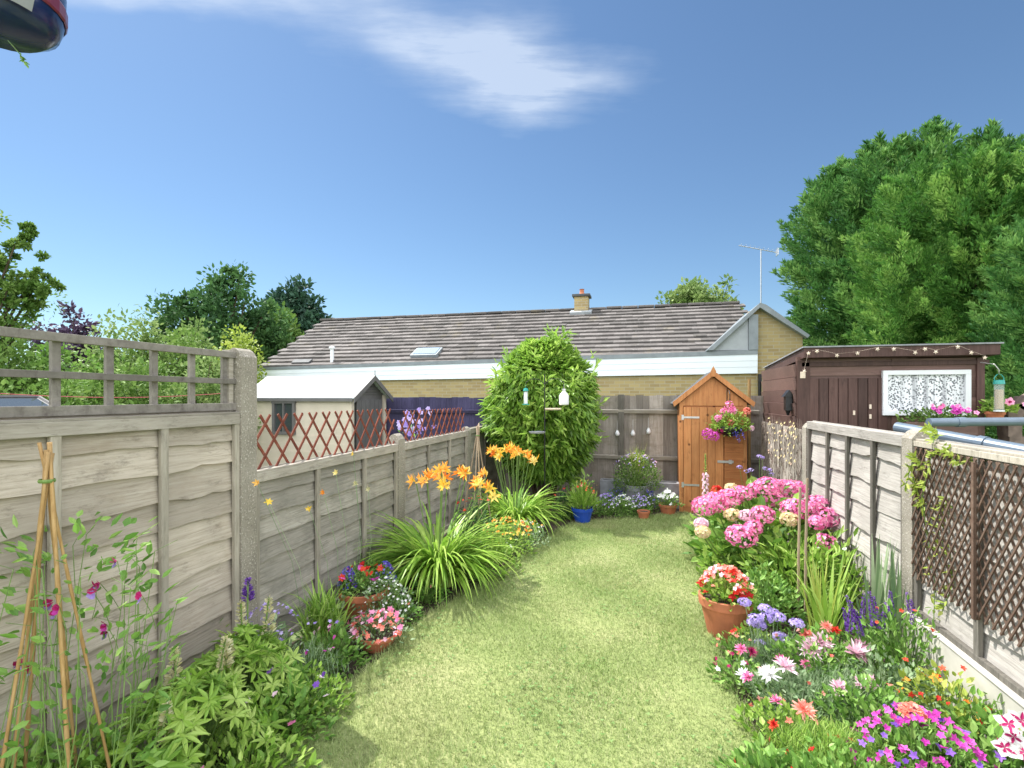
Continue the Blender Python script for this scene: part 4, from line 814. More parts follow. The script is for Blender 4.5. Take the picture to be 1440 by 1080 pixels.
def bushy(loc, r, h, n, L, W, leafm, flowers, label, name='flowering_plant', cat='plant', ry=None, z0=.0, up=.6, group=None, feather=False, stem_n=40):
    "generic leafy plant; flowers = list of (material, count, z0, z1, petals, size, part name)"
    t = plant(name, label, cat, loc, group); ry = ry or r; m = MB()
    if feather:
        a = rng.random(n)*6.28; P = dome(n, r, ry, .02, h*.8, .6)*rng.uniform(.3, 1, (n, 1)); m.blade(P, a, L*rng.uniform(.6, 1.2, n), W, rng.uniform(.1, .9, n), rng.uniform(0, 1, n), 3)
    else: mound(m, n, r, ry, h, L, W, z0, up)
    m.build('foliage', M[leafm], t)
    st_ = MB(); tp = dome(stem_n, r*.8, ry*.8, h*.5, h*.95); stemset(st_, tp, .4, .0028); st_.build('stems', M['stem'], t)
    for (mt, k, za, zb, npet, sz, pn) in flowers:
        C = dome(k, r*.95, ry*.95, za, zb, .5); ax_ = nrm(C*A([1, 1, .3])+A([-.2, -.4, .8])*.6+rng.normal(0, .25, (k, 3))); m = MB(); m.petals(C, ax_, npet, sz*rng.uniform(.75, 1.2, k), sz*.75, .25, None, 0, .1, .05)
        m.build(pn, M[mt], t)
    return t
bushy(pz(378, 2.72), .17, .36, 420, .04, .35, 'greygreen', [('lilac', 46, .34, .46, 5, .011, 'blossom')], 'grey green plant with tiny lilac flowers against the fence past the post')
bushy(pz(435, 2.72), .22, .30, 900, .07, .004, 'greygreen', [('lilac', 14, .28, .34, 5, .012, 'blossom'), ('magenta', 8, .25, .33, 5, .012, 'blossom')], 'feathery grey green plant in the left bed before the terracotta bowl', feather=True)
bushy(pz(395, 2.35), .22, .24, 650, .045, .5, 'green', [('violet', 4, .24, .3, 6, .018, 'blossom'), ('palepink', 5, .18, .3, 6, .018, 'blossom')], 'low leafy plant with a few violet and pink blooms at the left lawn edge')
bushy(pz(345, 2.02), .22, .20, 560, .045, .5, 'bright', [('pink', 2, .16, .2, 6, .02, 'blossom')], 'low bright green plant at the near left lawn edge')
bushy(pz(245, 1.72), .2, .18, 420, .05, .5, 'green', [('pink', 5, .12, .2, 7, .02, 'blossom')], 'low green plant with pink blooms in the near left corner')
bushy(pz(452, 3.15), .17, .34, 240, .25, .012, 'bright', [], 'upright tuft of bright green sword leaves left of the terracotta bowl', 'grass_tuft', feather=True)
bushy(pz(470, 2.95), .18, .20, 420, .045, .5, 'green', [('palepink', 8, .16, .24, 5, .014, 'blossom')], 'small leafy plant with pale pink flowers left of the pink flower pot')
# pots
def pot(loc, r, h, label, mat='terracotta', bowl=False, name='flower_pot', group='terracotta pots', cat='pot'):
    t = thing(name, label, cat, (loc[0], loc[1], .035 if loc[0] > 0 and False else .01), 0, group); m = MB(); rb = r*(.62 if not bowl else .6)
    m.lathe([(0, 0), (rb, 0), (rb+.004, .004), (r*.93, h*.80), (r*.93, h*.80), (r*.93, h*.8), (r*.80, h*.84), (r*.80, h*.9)], 32, t=.5); m.build('body', M[mat], t, smooth=False)
    m = MB(); m.lathe([(r*.92, h*.78), (r*1.0, h*.79), (r*1.02, h*.99), (r*1.0, h), (r*.93, h), (r*.90, h*.9), (r*.86, h*.8)], 32, t=.5); m.build('rim', M[mat], t)
    m = MB(); m.lathe([(0, h*.90), (r*.9, h*.89)], 24); m.build('soil', M['soil'], t); return t
pb = gp(512, 868); pot(pb, .175, .20, 'terracotta bowl of red and blue flowers against the left fence', bowl=True)
bushy((pb[0], pb[1], .19), .17, .12, 420, .035, .5, 'green', [('red', 12, .12, .18, 6, .026, 'blossom'), ('magenta', 7, .12, .17, 6, .024, 'blossom')], 'red and magenta bedding flowers planted in the terracotta bowl')
for (dx_, dy_, lb, k, r_) in ((-.10, -.05, 'ball of deep blue lobelia on the left rim of the terracotta bowl', 150, .075), (.10, .12, 'blue and violet flowers at the back of the terracotta bowl', 110, .09)):
    bushy((pb[0]+dx_, pb[1]+dy_, .20), r_, .15, 150, .022, .5, 'green', [('blue', k, .03, .17, 5, .009, 'blossom'), ('violet', k//3, .03, .17, 5, .009, 'blossom')], lb)
bushy((pb[0]+.20, pb[1]-.06), .19, .30, 600, .026, .6, 'greygreen', [('white_petal', 95, .12, .31, 5, .010, 'blossom')], 'spray of tiny white flowers spilling right of the terracotta bowl')
pk = gp(530, 912); pot(pk, .14, .10, 'low terracotta dish of pink flowers at the left lawn edge', bowl=True)
bushy((pk[0], pk[1], .07), .19, .13, 360, .03, .5, 'greygreen', [('salmon', 46, .05, .15, 5, .018, 'blossom'), ('palepink', 34, .05, .15, 5, .016, 'blossom'), ('pink', 16, .09, .16, 6, .024, 'blossom')], 'salmon and pink flowers filling the low terracotta dish')
bushy(pz(680, 4.55), .30, .30, 950, .045, .55, 'bright', [('yellow', 12, .24, .34, 5, .014, 'blossom'), ('white_petal', 10, .2, .3, 5, .012, 'blossom')], 'low bright leafy plant right of the large daylily')
bushy(pz(640, 4.5), .26, .22, 620, .05, .5, 'green', [('white_petal', 8, .16, .22, 5, .012, 'blossom')], 'leafy green plant under the arching daylily leaves at the lawn edge')
bushy(pz(712, 5.0), .26, .34, 800, .035, .6, 'bright', [('orange', 42, .26, .38, 5, .016, 'blossom'), ('yellow', 30, .24, .36, 5, .016, 'blossom'), ('red', 6, .28, .36, 5, .016, 'blossom')], 'plant dotted with orange and yellow flowers between the two daylilies')
bushy(pz(738, 5.25), .24, .26, 650, .03, .5, 'greygreen', [('white_petal', 22, .2, .28, 5, .010, 'blossom'), ('orange', 12, .2, .3, 5, .014, 'blossom')], 'grey green edging plant below the further daylily')
bushy(pz(668, 5.2), .22, .50, 500, .05, .5, 'tree_dark', [('red', 12, .45, .55, 5, .018, 'blossom')], 'dark leafy plant with red flowers by the small wigwam')
for (px, Z, lb) in ((600, 3.9, 'small edging plant at the lawn edge beneath the large daylily'), (560, 3.55, 'small green edging plant right of the white spray')):
    bushy(pz(px, Z), .15, .14, 300, .04, .5, 'green', [('salmon', 3, .1, .15, 5, .012, 'blossom')], lb)
# yellow lilies leaning on the mossy panel (slender)
t = plant('columbine', 'slender columbine with scattered yellow and orange flowers before the mossy panel', 'plant', (-2.0, 3.0)); st_ = MB()
for (px, py, mt) in ((362, 682, 'orange'), (378, 708, 'yellow'), (435, 718, 'yellow'), (455, 695, 'orange'), (472, 667, 'yellow'), (518, 690, 'spike_cream'), (500, 682, 'spike_cream'), (497, 640, 'yellow')):
    r0_ = (px-720)/F; Zf = -2.04/(r0_*CT-ST); x, y, z = pz(px, Zf, py); c_ = A([x+2.0, y-3.0, z]); f_ = MB(); f_.petals(c_[None], (rng.normal(0, .5), -.8, .3), 6, .026, .012, .5); f_.build('flower', M[mt], t); b0 = A([c_[0]*.5+.02, c_[1]*.55+.1, 0.]); st_.tube([b0, (b0+c_)/2+A([.03, .03, .05]), c_], .0016, 4)
st_.build('stems', M['greygreen'], t); m = MB(); mound(m, 200, .14, .3, .2, .035, .7); m.build('foliage', M['greygreen'], t)

# ---- back bed
bpx = gp(819, 737); t = pot(bpx, .135, .20, 'bright blue glazed pot at the back edge of the lawn', 'bluepot', group='pots at the back of the garden')
bushy((bpx[0], bpx[1], .19), .15, .24, 420, .11, .12, 'bright', [('red', 14, .22, .32, 5, .016, 'blossom'), ('salmon', 12, .2, .3, 5, .016, 'blossom')], 'upright green plant with red flowers in the blue pot', up=1.4)
bushy((bpx[0]-.02, bpx[1]+.35), .2, .5, 500, .05, .4, 'green', [('yellow', 10, .4, .5, 5, .014, 'blossom')], 'yellow flecked leafy plant behind the blue pot')
bushy((bpx[0]-.22, bpx[1]+.15), .17, .38, 420, .05, .5, 'tree_dark', [('red', 8, .3, .4, 5, .016, 'blossom')], 'dark plant with red flowers left of the blue pot')
rb = (-.05, 7.35); pot((rb[0], rb[1]), .18, .34, 'grey stone pot under the round bush by the back fence', 'greystone', group='pots at the back of the garden')
bushy((rb[0], rb[1], .27), .33, .46, 2300, .035, .5, 'tree_mid', [('lilac', 60, .36, .52, 5, .013, 'blossom'), ('palepink', 26, .36, .52, 5, .013, 'blossom')], 'round clipped looking bush with lilac flowers in front of the back fence', z0=.02)
t = plant('fern_spray', 'yellow green airy spray rising above the round bush', 'plant', (rb[0], rb[1]-.02, .6)); m = MB(); n = 150; m.blade(rng.normal(0, .05, (n, 3)), rng.random(n)*6.28, rng.uniform(.15, .3, n), .006, rng.uniform(0, .5, n), rng.uniform(0, 1, n), 4); m.build('leaves', M['lime'], t)
LB = 'low blue and white bedding along the back edge of the lawn'
for i, (px, py, mt, r_, lb) in enumerate(((852, 728, 'lilac', .17, 'pale lilac bedding plant right of the blue pot'), (876, 730, 'white_petal', .17, 'white bedding plant in the middle of the back edge'), (898, 728, 'lilac', .16, 'lilac blue bedding plant below the round bush'), (912, 722, 'blue', .15, 'deep blue bedding plant left of the white petunias'), (866, 716, 'blue', .16, 'blue flowers behind the lilac bedding'))):
    x, y = gp(px, py); bushy((x, y+.1), r_, .26, 520, .03, .55, 'green', [(mt, 70, .14, .29, 5, .015, 'blossom'), ('white_petal' if i % 2 else 'lilac', 18, .12, .28, 5, .013, 'blossom')], lb, group=LB)
x, y = gp(940, 728); pot((x, y+.1), .12, .15, 'small terracotta pot of white petunias beside the orange shed', group='terracotta pots'); bushy((x, y+.1, .13), .17, .17, 300, .035, .5, 'green', [('white_petal', 26, .06, .2, 6, .034, 'blossom')], 'white petunias in the small pot beside the orange shed')
x, y = gp(905, 733); pot((x, y+.02), .08, .12, 'tiny terracotta pot standing before the blue bedding', group='terracotta pots')
for (x, y, lb) in ((-.36, 7.62, 'grey stone trough left of the round bush by the back fence'), (.33, 7.62, 'grey stone trough between the round bush and orange shed')):
    t = thing('stone_trough', lb, 'trough', (x, y, 0), 0, 'grey stone troughs'); m = MB(); w_, d_, h_ = .42, .22, .36
    m.box((0, -d_/2+.02, h_/2), (w_, .04, h_)); m.box((0, d_/2-.02, h_/2), (w_, .04, h_)); m.box((-w_/2+.02, 0, h_/2), (.04, d_-.08, h_)); m.box((w_/2-.02, 0, h_/2), (.04, d_-.08, h_)); m.build('walls', M['greystone'], t, bevel=.008); m = MB(); m.box((0, 0, h_*.42), (w_-.08, d_-.08, h_*.8)); m.build('soil', M['soil'], t)
HG = 'little glass lanterns hanging on the back fence'
for (px, py, lb) in ((868, 606, 'leftmost little glass lantern hanging on the back fence'), (890, 606, 'middle little glass lantern hanging on the back fence'), (912, 603, 'rightmost little glass lantern hanging on the back fence')):
    x, y, z = on_y(px, py, 7.93); t = thing('hanging_lantern', lb, 'lantern', (x, y, z-.08), 0, HG); m = MB(); m.lathe([(0, 0), (.03, .01), (.036, .04), (.024, .07), (.014, .085), (.016, .095)], 14); m.build('bulb', M['white'], t, smooth=True); m = MB(); m.tube([(0, 0, .09), (0, .01, .24)], .0025, 5); m.tube([(0, 0, .24), (0, .05, .245)], .003, 5); m.build('hanger', M['steel'], t)

# bird feeding station
fx, fy = pz(766, 6.3); t = thing('feeding_pole', 'dark green bird feeding pole with trays in front of the laurel', 'bird feeder', (fx, fy, 0)); zt = 1.86
m = MB(); m.tube([(0, 0, 0), (0, 0, zt)], .0075, 8); m.build('pole', M['black'], t)
m = MB()
for s_ in (-1, 1): m.tube([(0, 0, 1.74), (s_*.08, 0, 1.80), (s_*.18, 0, 1.80), (s_*.235, 0, 1.76), (s_*.24, 0, 1.73)], .005, 6)
m.build('arms', M['black'], t)
for (x, z, lb) in ((.11, 1.42, 'tray'), (-.09, 1.13, 'tray')):
    m = MB(); m.lathe([(0, 0), (.095, .0), (.105, .018), (.1, .02), (.09, .006), (0, .005)], 20, (x, -.02, z)); m.tube([(0, 0, z), (x, -.02, z)], .006, 6); m.build('tray', M['star'] if z > 1.3 else M['greystone'], t)
x, y = fx-.24*CT*1, fy; t = thing('seed_feeder', 'green topped tubular feeder hanging on the left arm of the pole', 'bird feeder', (fx-.24, fy, 1.73), 0, 'hanging bird feeders')
m = MB(); m.tube([(0, 0, -.07), (0, 0, -.24)], .028, 14); m.build('tube', M['glass'], t); m = MB(); m.tube([(0, 0, -.09), (0, 0, -.235)], .022, 12); m.build('seed', M['white'], t); m = MB(); m.lathe([(0, -.04), (.025, -.045), (.036, -.075), (.033, -.08), (0, -.08)], 14); m.lathe([(0, -.24), (.045, -.24), (.045, -.25), (0, -.25)], 14); m.tube([(0, 0, 0), (0, 0, -.05)], .002, 5); m.build('caps', M['greenplastic'], t)
t = thing('water_feeder', 'white bottle shaped feeder hanging on the right arm of the pole', 'bird feeder', (fx+.24, fy, 1.73), 0, 'hanging bird feeders')
m = MB(); m.lathe([(0, -.25), (.055, -.25), (.06, -.235), (.06, -.14), (.045, -.11), (.022, -.09), (.02, -.065), (0, -.065)], 18); m.build('bottle', M['white'], t, smooth=True); m = MB(); m.lathe([(0, -.05), (.026, -.05), (.026, -.075), (0, -.076)], 12); m.tube([(0, 0, 0), (0, 0, -.05)], .002, 5); m.build('cap', M['steel'], t)

# ---- hanging basket on the orange shed
bxk, byk = 1.13, 7.08
t = thing('hanging_basket', 'hanging basket of pink geraniums on the front of the orange shed', 'hanging basket', (bxk, byk, 1.20)); 
m = MB(); m.lathe([(0, -.14), (.08, -.125), (.14, -.07), (.165, 0), (.155, 0), (.13, -.06), (0, -.1)], 22); m.build('bowl', M['black'], t, smooth=True)
m = MB(); mound(m, 900, .24, .2, .22, .04, .6, -.03, .3); mound(m, 260, .22, .18, -.14, .04, .6, .02, -.4); m.build('foliage', M['bright'], t)
m = MB()
for a in (0, 2.1, 4.2): m.tube([(.15*math.cos(a), .15*math.sin(a), 0), (0, 0, .36)], .002, 4)
m.tube([(0, 0, .34), (0, 0, .42), (0, .07, .46), (0, .235, .46)], .006, 6); m.tube([(0, .23, .50), (0, .23, .28)], .006, 6); m.build('bracket', M['black'], t)
for (x, z, r_, mt) in ((-.02, .26, .06, 'pink'), (-.08, .18, .05, 'pink'), (.03, .2, .045, 'pink'), (.19, .20, .04, 'salmon'), (-.15, .10, .045, 'pink'), (-.28, -.10, .07, 'magenta'), (-.2, -.13, .06, 'magenta'), (-.12, -.06, .04, 'crimson'), (.0, .05, .035, 'salmon'), (.24, -.02, .03, 'palepink')):
    n = 46; d = rdir(n, .3); C = d*r_+A([x, -.08, z]); m = MB(); m.petals(C, d, 5, .017, .014, .25); m.build('flower_head', M[mt], t)
m = MB(); n = 40; C = rng.normal(0, .04, (n, 3))+A([.08, -.15, -.1]); m.petals(C, rdir(n, .2), 5, .012, .01, .2); tag(m.build('trailing_flowers', M['blue'], t), kind='stuff')

# ---- right bed
hxx, hyy = 1.06, 4.95
t = thing('hydrangea', 'big hydrangea covered in bright pink flower heads beside the right fence', 'plant', (hxx, hyy, 0)); m = MB(); n = 900
P = mound(m, n, .54, .62, .68, .12, .62, .02, .35, .7); m.build('foliage', M['green'], t); m = MB(); mound(m, 260, .50, .56, .72, .11, .62, .02, .4, 1); m.build('young_leaves', M['bright'], t)
st_ = MB(); heads = []
for (px, py, rr_p, mt) in ((990, 712, 17, 'pink'), (1008, 706, 18, 'pink'), (1026, 700, 16, 'pink'), (1043, 694, 14, 'pink'), (1064, 690, 14, 'pink'), (1080, 686, 19, 'pink'), (1100, 690, 20, 'pink'), (1085, 702, 16, 'pink'), (1116, 688, 17, 'pink'), (1072, 724, 16, 'pink'), (1042, 754, 20, 'pink'), (1060, 742, 12, 'pink'), (1118, 716, 19, 'pink'), (1134, 718, 16, 'pink'), (1148, 708, 15, 'pink'), (1162, 727, 17, 'pink'), (1160, 762, 14, 'pink'), (1150, 735, 12, 'pink'), (1030, 724, 11, 'creamy'), (1028, 686, 8, 'creamy'), (1110, 730, 12, 'creamy'), (988, 748, 10, 'creamy'), (986, 736, 9, 'palepink'), (1040, 697, 9, 'creamy'), (1050, 725, 10, 'palepink')):
    Zf = 4.1+rng.uniform(-.1, .1)+(728-py)*.012; Zf = max(Zf, 3.9)
    x, y, z = pz(px, Zf, py); r_ = rr_p/F*Zf*1.08; c_ = A([x-hxx, y-hyy, z]); n = int(70+900*r_); d = rdir(n, .35); C = c_+d*A([r_, r_, r_*.72])*rng.uniform(.88, 1.0, (n, 1)); f_ = MB()
    f_.petals(C, nrm(d+rng.normal(0, .2, (n, 3))), 4, .015, .017, .12, None, 0, .06); f_.build('flower_head', M[mt], t); st_.tube([(c_[0]*.3, c_[1]*.3, .05), (c_[0]*.8, c_[1]*.8, c_[2]*.6), c_-A([0, 0, r_*.5])], .005, 5)
st_.build('stems', M['stem'], t)
bushy(pz(1120, 3.85), .34, .46, 1300, .085, .30, 'bright', [], 'lush bright green phlox foliage in front of the hydrangea', z0=.0, up=.5)
bushy(pz(1185, 3.75), .26, .50, 800, .09, .28, 'bright', [('white_petal', 3, .4, .48, 5, .02, 'blossom')], 'bright green foliage against the bleached panel', up=.5)
bushy(pz(1020, 4.35), .20, .30, 420, .06, .5, 'bright', [], 'light green foliage at the lawn edge below the hydrangea')
bushy(pz(1075, 3.55), .24, .34, 800, .05, .45, 'green', [], 'mid green foliage right of the tall terracotta pot')
pt_ = gp(1020, 897); pot(pt_, .165, .27, 'tall terracotta pot of red geraniums at the right lawn edge')
bushy((pt_[0], pt_[1], .25), .17, .14, 460, .04, .6, 'bright', [('red', 36, .06, .20, 5, .030, 'blossom'), ('salmon', 60, .10, .22, 5, .020, 'blossom'), ('palepink', 26, .12, .22, 5, .016, 'blossom')], 'red and salmon flowers spilling from the tall terracotta pot')
bushy((pt_[0]+.02, pt_[1]-.28), .13, .13, 260, .03, .5, 'green', [('salmon', 12, .08, .14, 5, .014, 'blossom')], 'low reddish edging plant in front of the tall terracotta pot')
# canes
for (x, y, h, lb) in ((pz(1123, 3.55)[0], pz(1123, 3.55)[1], .95, 'thicker rough cane stake in front of the hydrangea'), (pz(1133, 3.5)[0], pz(1133, 3.5)[1], 1.02, 'thinner green cane stake in front of the hydrangea')):
    m = MB(); m.tube([(0, 0, 0), (0, .0, h*.5), (.01, 0, h)], [.011, .009, .008], 8); o = m.build('cane_stake', M['bamboo_old'], loc=(x, y, 0)); tag(o, lb, 'cane', 'cane stakes in the right bed')
# scabious
t = plant('scabious', 'scabious with round lilac blue flower heads beside the tall terracotta pot', 'plant', pz(1085, 2.95)); ox, oy = pz(1085, 2.95); st_ = MB()
for (px, py, rp) in ((1047, 849, 9), (1076, 858, 9), (1062, 872, 9), (1077, 871, 10), (1094, 870, 10), (1069, 882, 8), (1120, 879, 10), (1097, 898, 10), (1069, 906, 7), (1088, 864, 8), (1058, 878, 7)):
    x, y, z = pz(px, 2.95+rng.uniform(-.08, .1), py); c_ = A([x-ox, y-oy, z]); r_ = rp/F*2.95; n = 60; d = rdir(n, .5); f_ = MB(); f_.petals(c_+d*A([r_, r_, r_*.5]), nrm(d), 3, .011, .009, .1); f_.build('flower_head', M['lilac'], t); st_.tube([(c_[0]*.5, c_[1]*.5+.02, 0), (c_[0]*.8, c_[1]*.8, c_[2]*.6), c_], .0022, 4)
st_.build('stems', M['greygreen'], t); m = MB(); n = 420; m.blade(dome(n, .17, .12, 0, .05), rng.random(n)*6.28, rng.uniform(.08, .2, n), .006, rng.uniform(0, .5, n), rng.uniform(0, .9, n), 3); m.build('leaves', M['greygreen'], t)
# gladiolus / iris
def swords(loc, n, L, W, mat, label, lean=.25, curve=.5, name='iris', r=.08, group=None):
    t = plant(name, label, 'plant', loc, group); m = MB(); a = rng.random(n)*6.28; m.blade(np.stack([r*np.cos(a), r*np.sin(a), 0*a], 1)*rng.random((n, 1)), a, L*rng.uniform(.6, 1.15, n), W, rng.uniform(0, lean, n), rng.uniform(.05, curve, n), 7); m.build('leaves', M[mat], t); return t
swords(pz(1165, 3.2), 30, .60, .024, 'bright', 'crocosmia with bending bright sword leaves right of the scabious', .3, 1.1, 'crocosmia')
swords(pz(1150, 3.3), 22, .55, .016, 'lime', 'upright thin yellow green leaves beside the cane stakes', .15, .4, 'crocosmia')
swords(pz(1262, 3.05), 16, .78, .030, 'greygreen', 'iris with tall grey green sword leaves near the vine wrapped post', .12, .15)
swords(pz(1232, 3.2), 18, .66, .028, 'greygreen', 'iris with grey green leaves between the salvia spikes', .15, .25)
# salvia
t = plant('salvia', 'salvia with dark purple flower spikes near the vine wrapped post', 'plant', pz(1218, 2.9)); ox, oy = pz(1218, 2.9); st_ = MB(); m = MB(); mound(m, 420, .2, .15, .26, .05, .35); m.build('foliage', M['green'], t)
for (px, py, ln_) in ((1190, 840, .17), (1197, 850, .17), (1203, 860, .16), (1215, 838, .2), (1222, 834, .2), (1228, 842, .17), (1252, 834, .15), (1275, 836, .2), (1280, 845, .18), (1186, 858, .12), (1245, 850, .16)):
    x, y, z = pz(px, 2.9+rng.uniform(-.1, .1), py); s_ = MB(); tx = rng.normal(0, .02)-.03; spike(s_, (x-ox-tx, y-oy, z-ln_), ln_, .03, 150, .016, .010, (tx, 0)); s_.build('flower_spike', M['violet'], t); st_.tube([((x-ox)*.5, (y-oy)*.5, 0), (x-ox-tx, y-oy, z-ln_), (x-ox, y-oy, z-.01)], .002, 4)
st_.build('stems', M['stem'], t)
# cosmos-like pale pink
t = plant('dianthus', 'shaggy pale pink flowers on grey green stems in the middle of the right bed', 'plant', pz(1175, 2.5)); ox, oy = pz(1175, 2.5); st_ = MB(); m = MB(); n = 1500; m.blade(dome(n, .34, .26, 0, .14, .6), rng.random(n)*6.28, rng.uniform(.04, .13, n), .003, rng.uniform(0, .8, n), rng.uniform(0, .8, n), 3); m.build('foliage', M['greygreen'], t)
for (px, py, rp, mt) in ((1140, 918, 20, 'palepink'), (1154, 908, 18, 'palepink'), (1203, 922, 22, 'palepink'), (1212, 916, 16, 'palepink'), (1180, 972, 15, 'palepink'), (1213, 966, 14, 'palepink'), (1225, 963, 13, 'palepink'), (1104, 942, 17, 'palepink'), (1092, 990, 11, 'pink'), (1046, 952, 11, 'white_petal'), (1052, 956, 10, 'pink'), (1082, 952, 15, 'white_petal'), (1075, 948, 10, 'white_petal'), (1133, 937, 9, 'pink'), (1042, 916, 9, 'pink'), (1056, 920, 9, 'crimson'), (1130, 1002, 17, 'salmon'), (1088, 1024, 9, 'red'), (1162, 884, 10, 'salmon'), (1175, 890, 8, 'red'), (1134, 896, 10, 'salmon'), (1098, 932, 10, 'pink')):
    Zf = 2.5+(960-py)*.006+rng.uniform(-.04, .04); x, y, z = pz(px, Zf, py); z = max(z, .08); r_ = rp/F*Zf; c_ = A([[x-ox, y-oy, z]]); f_ = MB(); ax_ = nrm(A([rng.normal(-.1, .3), rng.normal(-.4, .2), 1])); 
    f_.petals(c_, ax_, 20, r_*1.0, r_*.24, .25, jit=.3); f_.petals(c_+A([0, 0, .004]), ax_, 18, r_*.85, r_*.22, .6, jit=.35); f_.petals(c_+A([0, 0, .006]), ax_, 14, r_*.6, r_*.2, 1.0, jit=.35); f_.build('flower', M[mt], t); st_.tube([(c_[0][0]*.75, c_[0][1]*.75, 0), c_[0]], .002, 4)
st_.build('stems', M['greygreen'], t)
bushy(pz(1175, 2.12), .34, .22, 5200, .06, .0022, 'bright', [], 'soft feathery bright green mound at the bottom of the right bed', ry=.2, feather=True)
bushy(pz(1100, 2.3), .18, .15, 420, .035, .6, 'bright', [('salmon', 8, .1, .16, 5, .016, 'blossom')], 'low bright edging plant at the near right lawn edge')
bushy(pz(1095, 1.98), .2, .14, 520, .045, .5, 'green', [('red', 3, .1, .14, 5, .016, 'blossom')], 'low leafy plant in the near right corner of the lawn')
bushy(pz(1250, 2.55), .24, .24, 900, .035, .5, 'greygreen', [('red', 5, .2, .26, 5, .014, 'blossom')], 'grey green leafy plant in front of the salvia')
bushy(pz(1330, 2.35), .2, .28, 520, .04, .55, 'lime', [('orange', 7, .16, .26, 5, .022, 'blossom'), ('red', 6, .2, .36, 5, .014, 'blossom')], 'lime leaved plant with orange flowers beneath the lattice panel')
bushy(pz(1040, 2.75), .15, .14, 320, .035, .6, 'green', [('crimson', 6, .1, .16, 5, .014, 'blossom'), ('white_petal', 4, .1, .16, 5, .016, 'blossom')], 'small mixed edging plant in front of the scabious')
for (px, Z, r_, h_, n_, L_, W_, mt, lb) in ((1150, 2.75, .24, .26, 1300, .04, .5, 'green', 'leafy green filler between the scabious and the salvia'), (1230, 2.3, .24, .24, 1500, .035, .55, 'green', 'dense leafy plant between the pale pink flowers and the lime leaved plant'),
        (1120, 2.55, .22, .16, 1300, .03, .55, 'greygreen', 'low grey green filler under the pale pink flowers'), (1270, 2.75, .2, .42, 600, .05, .35, 'green', 'upright leafy plant at the foot of the vine wrapped post'), (1390, 2.15, .2, .26, 700, .04, .5, 'green', 'leafy plant at the right edge beneath the lattice panel'),
        (1190, 1.95, .22, .18, 1200, .035, .5, 'green', 'low leafy plant left of the magenta phlox'), (1060, 3.1, .14, .16, 400, .035, .6, 'bright', 'small bright plant behind the scabious')):
    bushy(pz(px, Z), r_, h_, n_, L_, W_, mt, [('salmon' if n_ > 1250 else 'red', 5, h_*.8, h_, 5, .013, 'blossom')], lb)
for (px, Z, r_, h_, n_, L_, W_, mt, lb) in ((30, 1.75, .2, .34, 520, .05, .5, 'green', 'leafy growth at the left edge below the near wigwam'), (100, 1.9, .2, .28, 520, .05, .5, 'bright', 'bright leafy growth at the right foot of the near wigwam'), (300, 2.75, .15, .3, 420, .045, .5, 'bright', 'bright leafy plant against the foot of the tall panel'),
        (430, 2.5, .2, .2, 1200, .03, .55, 'bright', 'bright ferny plant at the left lawn edge below the pink dish'), (520, 3.9, .2, .3, 500, .05, .4, 'green', 'green leaves behind the terracotta bowl')):
    bushy(pz(px, Z), r_, h_, n_, L_, W_, mt, [], lb)
# magenta phlox
x, y = pz(1300, 1.98); bushy((x, y), .27, .26, 1000, .04, .4, 'green', [('magenta', 130, .12, .34, 5, .017, 'blossom'), ('violet', 24, .2, .32, 5, .016, 'blossom')], 'magenta phlox in the bottom right corner')
t = plant('phlox_head', 'single salmon pink phlox head rising among the magenta ones', 'plant', pz(1282, 2.0)); C = dome(55, .045, .04, .32, .36); m = MB(); m.petals(C, (0, -.3, 1), 5, .013, .011, .1); m.build('flower_head', M['salmon'], t); st_ = MB(); st_.tube([(0, 0, 0), (0, 0, .34)], .003, 5); st_.build('stem', M['stem'], t)
t = plant('petunia', 'white petunias striped with crimson at the right edge of the view', 'plant', pz(1412, 1.95)); m = MB(); mound(m, 420, .15, .15, .3, .045, .5); m.build('foliage', M['green'], t)
ox, oy = pz(1412, 1.95)
for (px, py) in ((1425, 1040), (1412, 1055), (1436, 1018), (1440, 1062), (1418, 1022)):
    x, y, z = pz(px, 1.83, py); f_ = MB(); c_ = A([[x-ox, y-oy, z]]); f_.petals(c_, (-.3, -.8, .6), 5, .038, .034, .2); fo = f_.build('flower', M['white_petal'], t); g_ = MB(); g_.petals(c_+A([-.001, -.004, .003]), (-.3, -.8, .6), 5, .032, .010, .2); g_.build('stripe', M['crimson'], fo)
t = plant('petunia', 'deep violet petunias in the very bottom right corner', 'plant', pz(1400, 1.75)); m = MB(); mound(m, 260, .12, .12, .18, .04, .5); m.build('foliage', M['green'], t); C = dome(14, .12, .1, .16, .24)
for c_ in C: m = MB(); m.petals(c_[None], nrm(c_*A([1, 1, 0])+A([0, -.4, .8])), 5, .034, .032, .2); m.build('flower', M['violet'], t)
# foxglove + verbena by the shed
t = plant('foxglove', 'tall foxglove with pale bells in front of the orange shed', 'plant', pz(992, 5.9)); m = MB()
for k_ in range(24):
    z = .42+k_*.012; a = k_*2.4; m.lathe([(.006, .0), (.012, -.012), (.016, -.03)], 6, (.026*math.cos(a), .026*math.sin(a), z), rng.random())
m.build('flower_spike', M['palepink'], t); m = MB(); spike(m, (0, 0, .70), .22, .024, 80, .020, .010); m.build('buds', M['lime'], t); st_ = MB(); st_.tube([(0, 0, 0), (0, 0, .9)], .006, 6); st_.build('stem', M['stem'], t); m = MB(); mound(m, 90, .16, .16, .3, .12, .35); spike(m, (0, 0, .15), .25, .05, 60, .05, .015); m.build('leaves', M['bright'], t)
t = plant('verbena', 'airy purple flowers on thin stems right of the orange shed', 'plant', pz(1070, 5.9)); ox, oy = pz(1070, 5.9); st_ = MB()
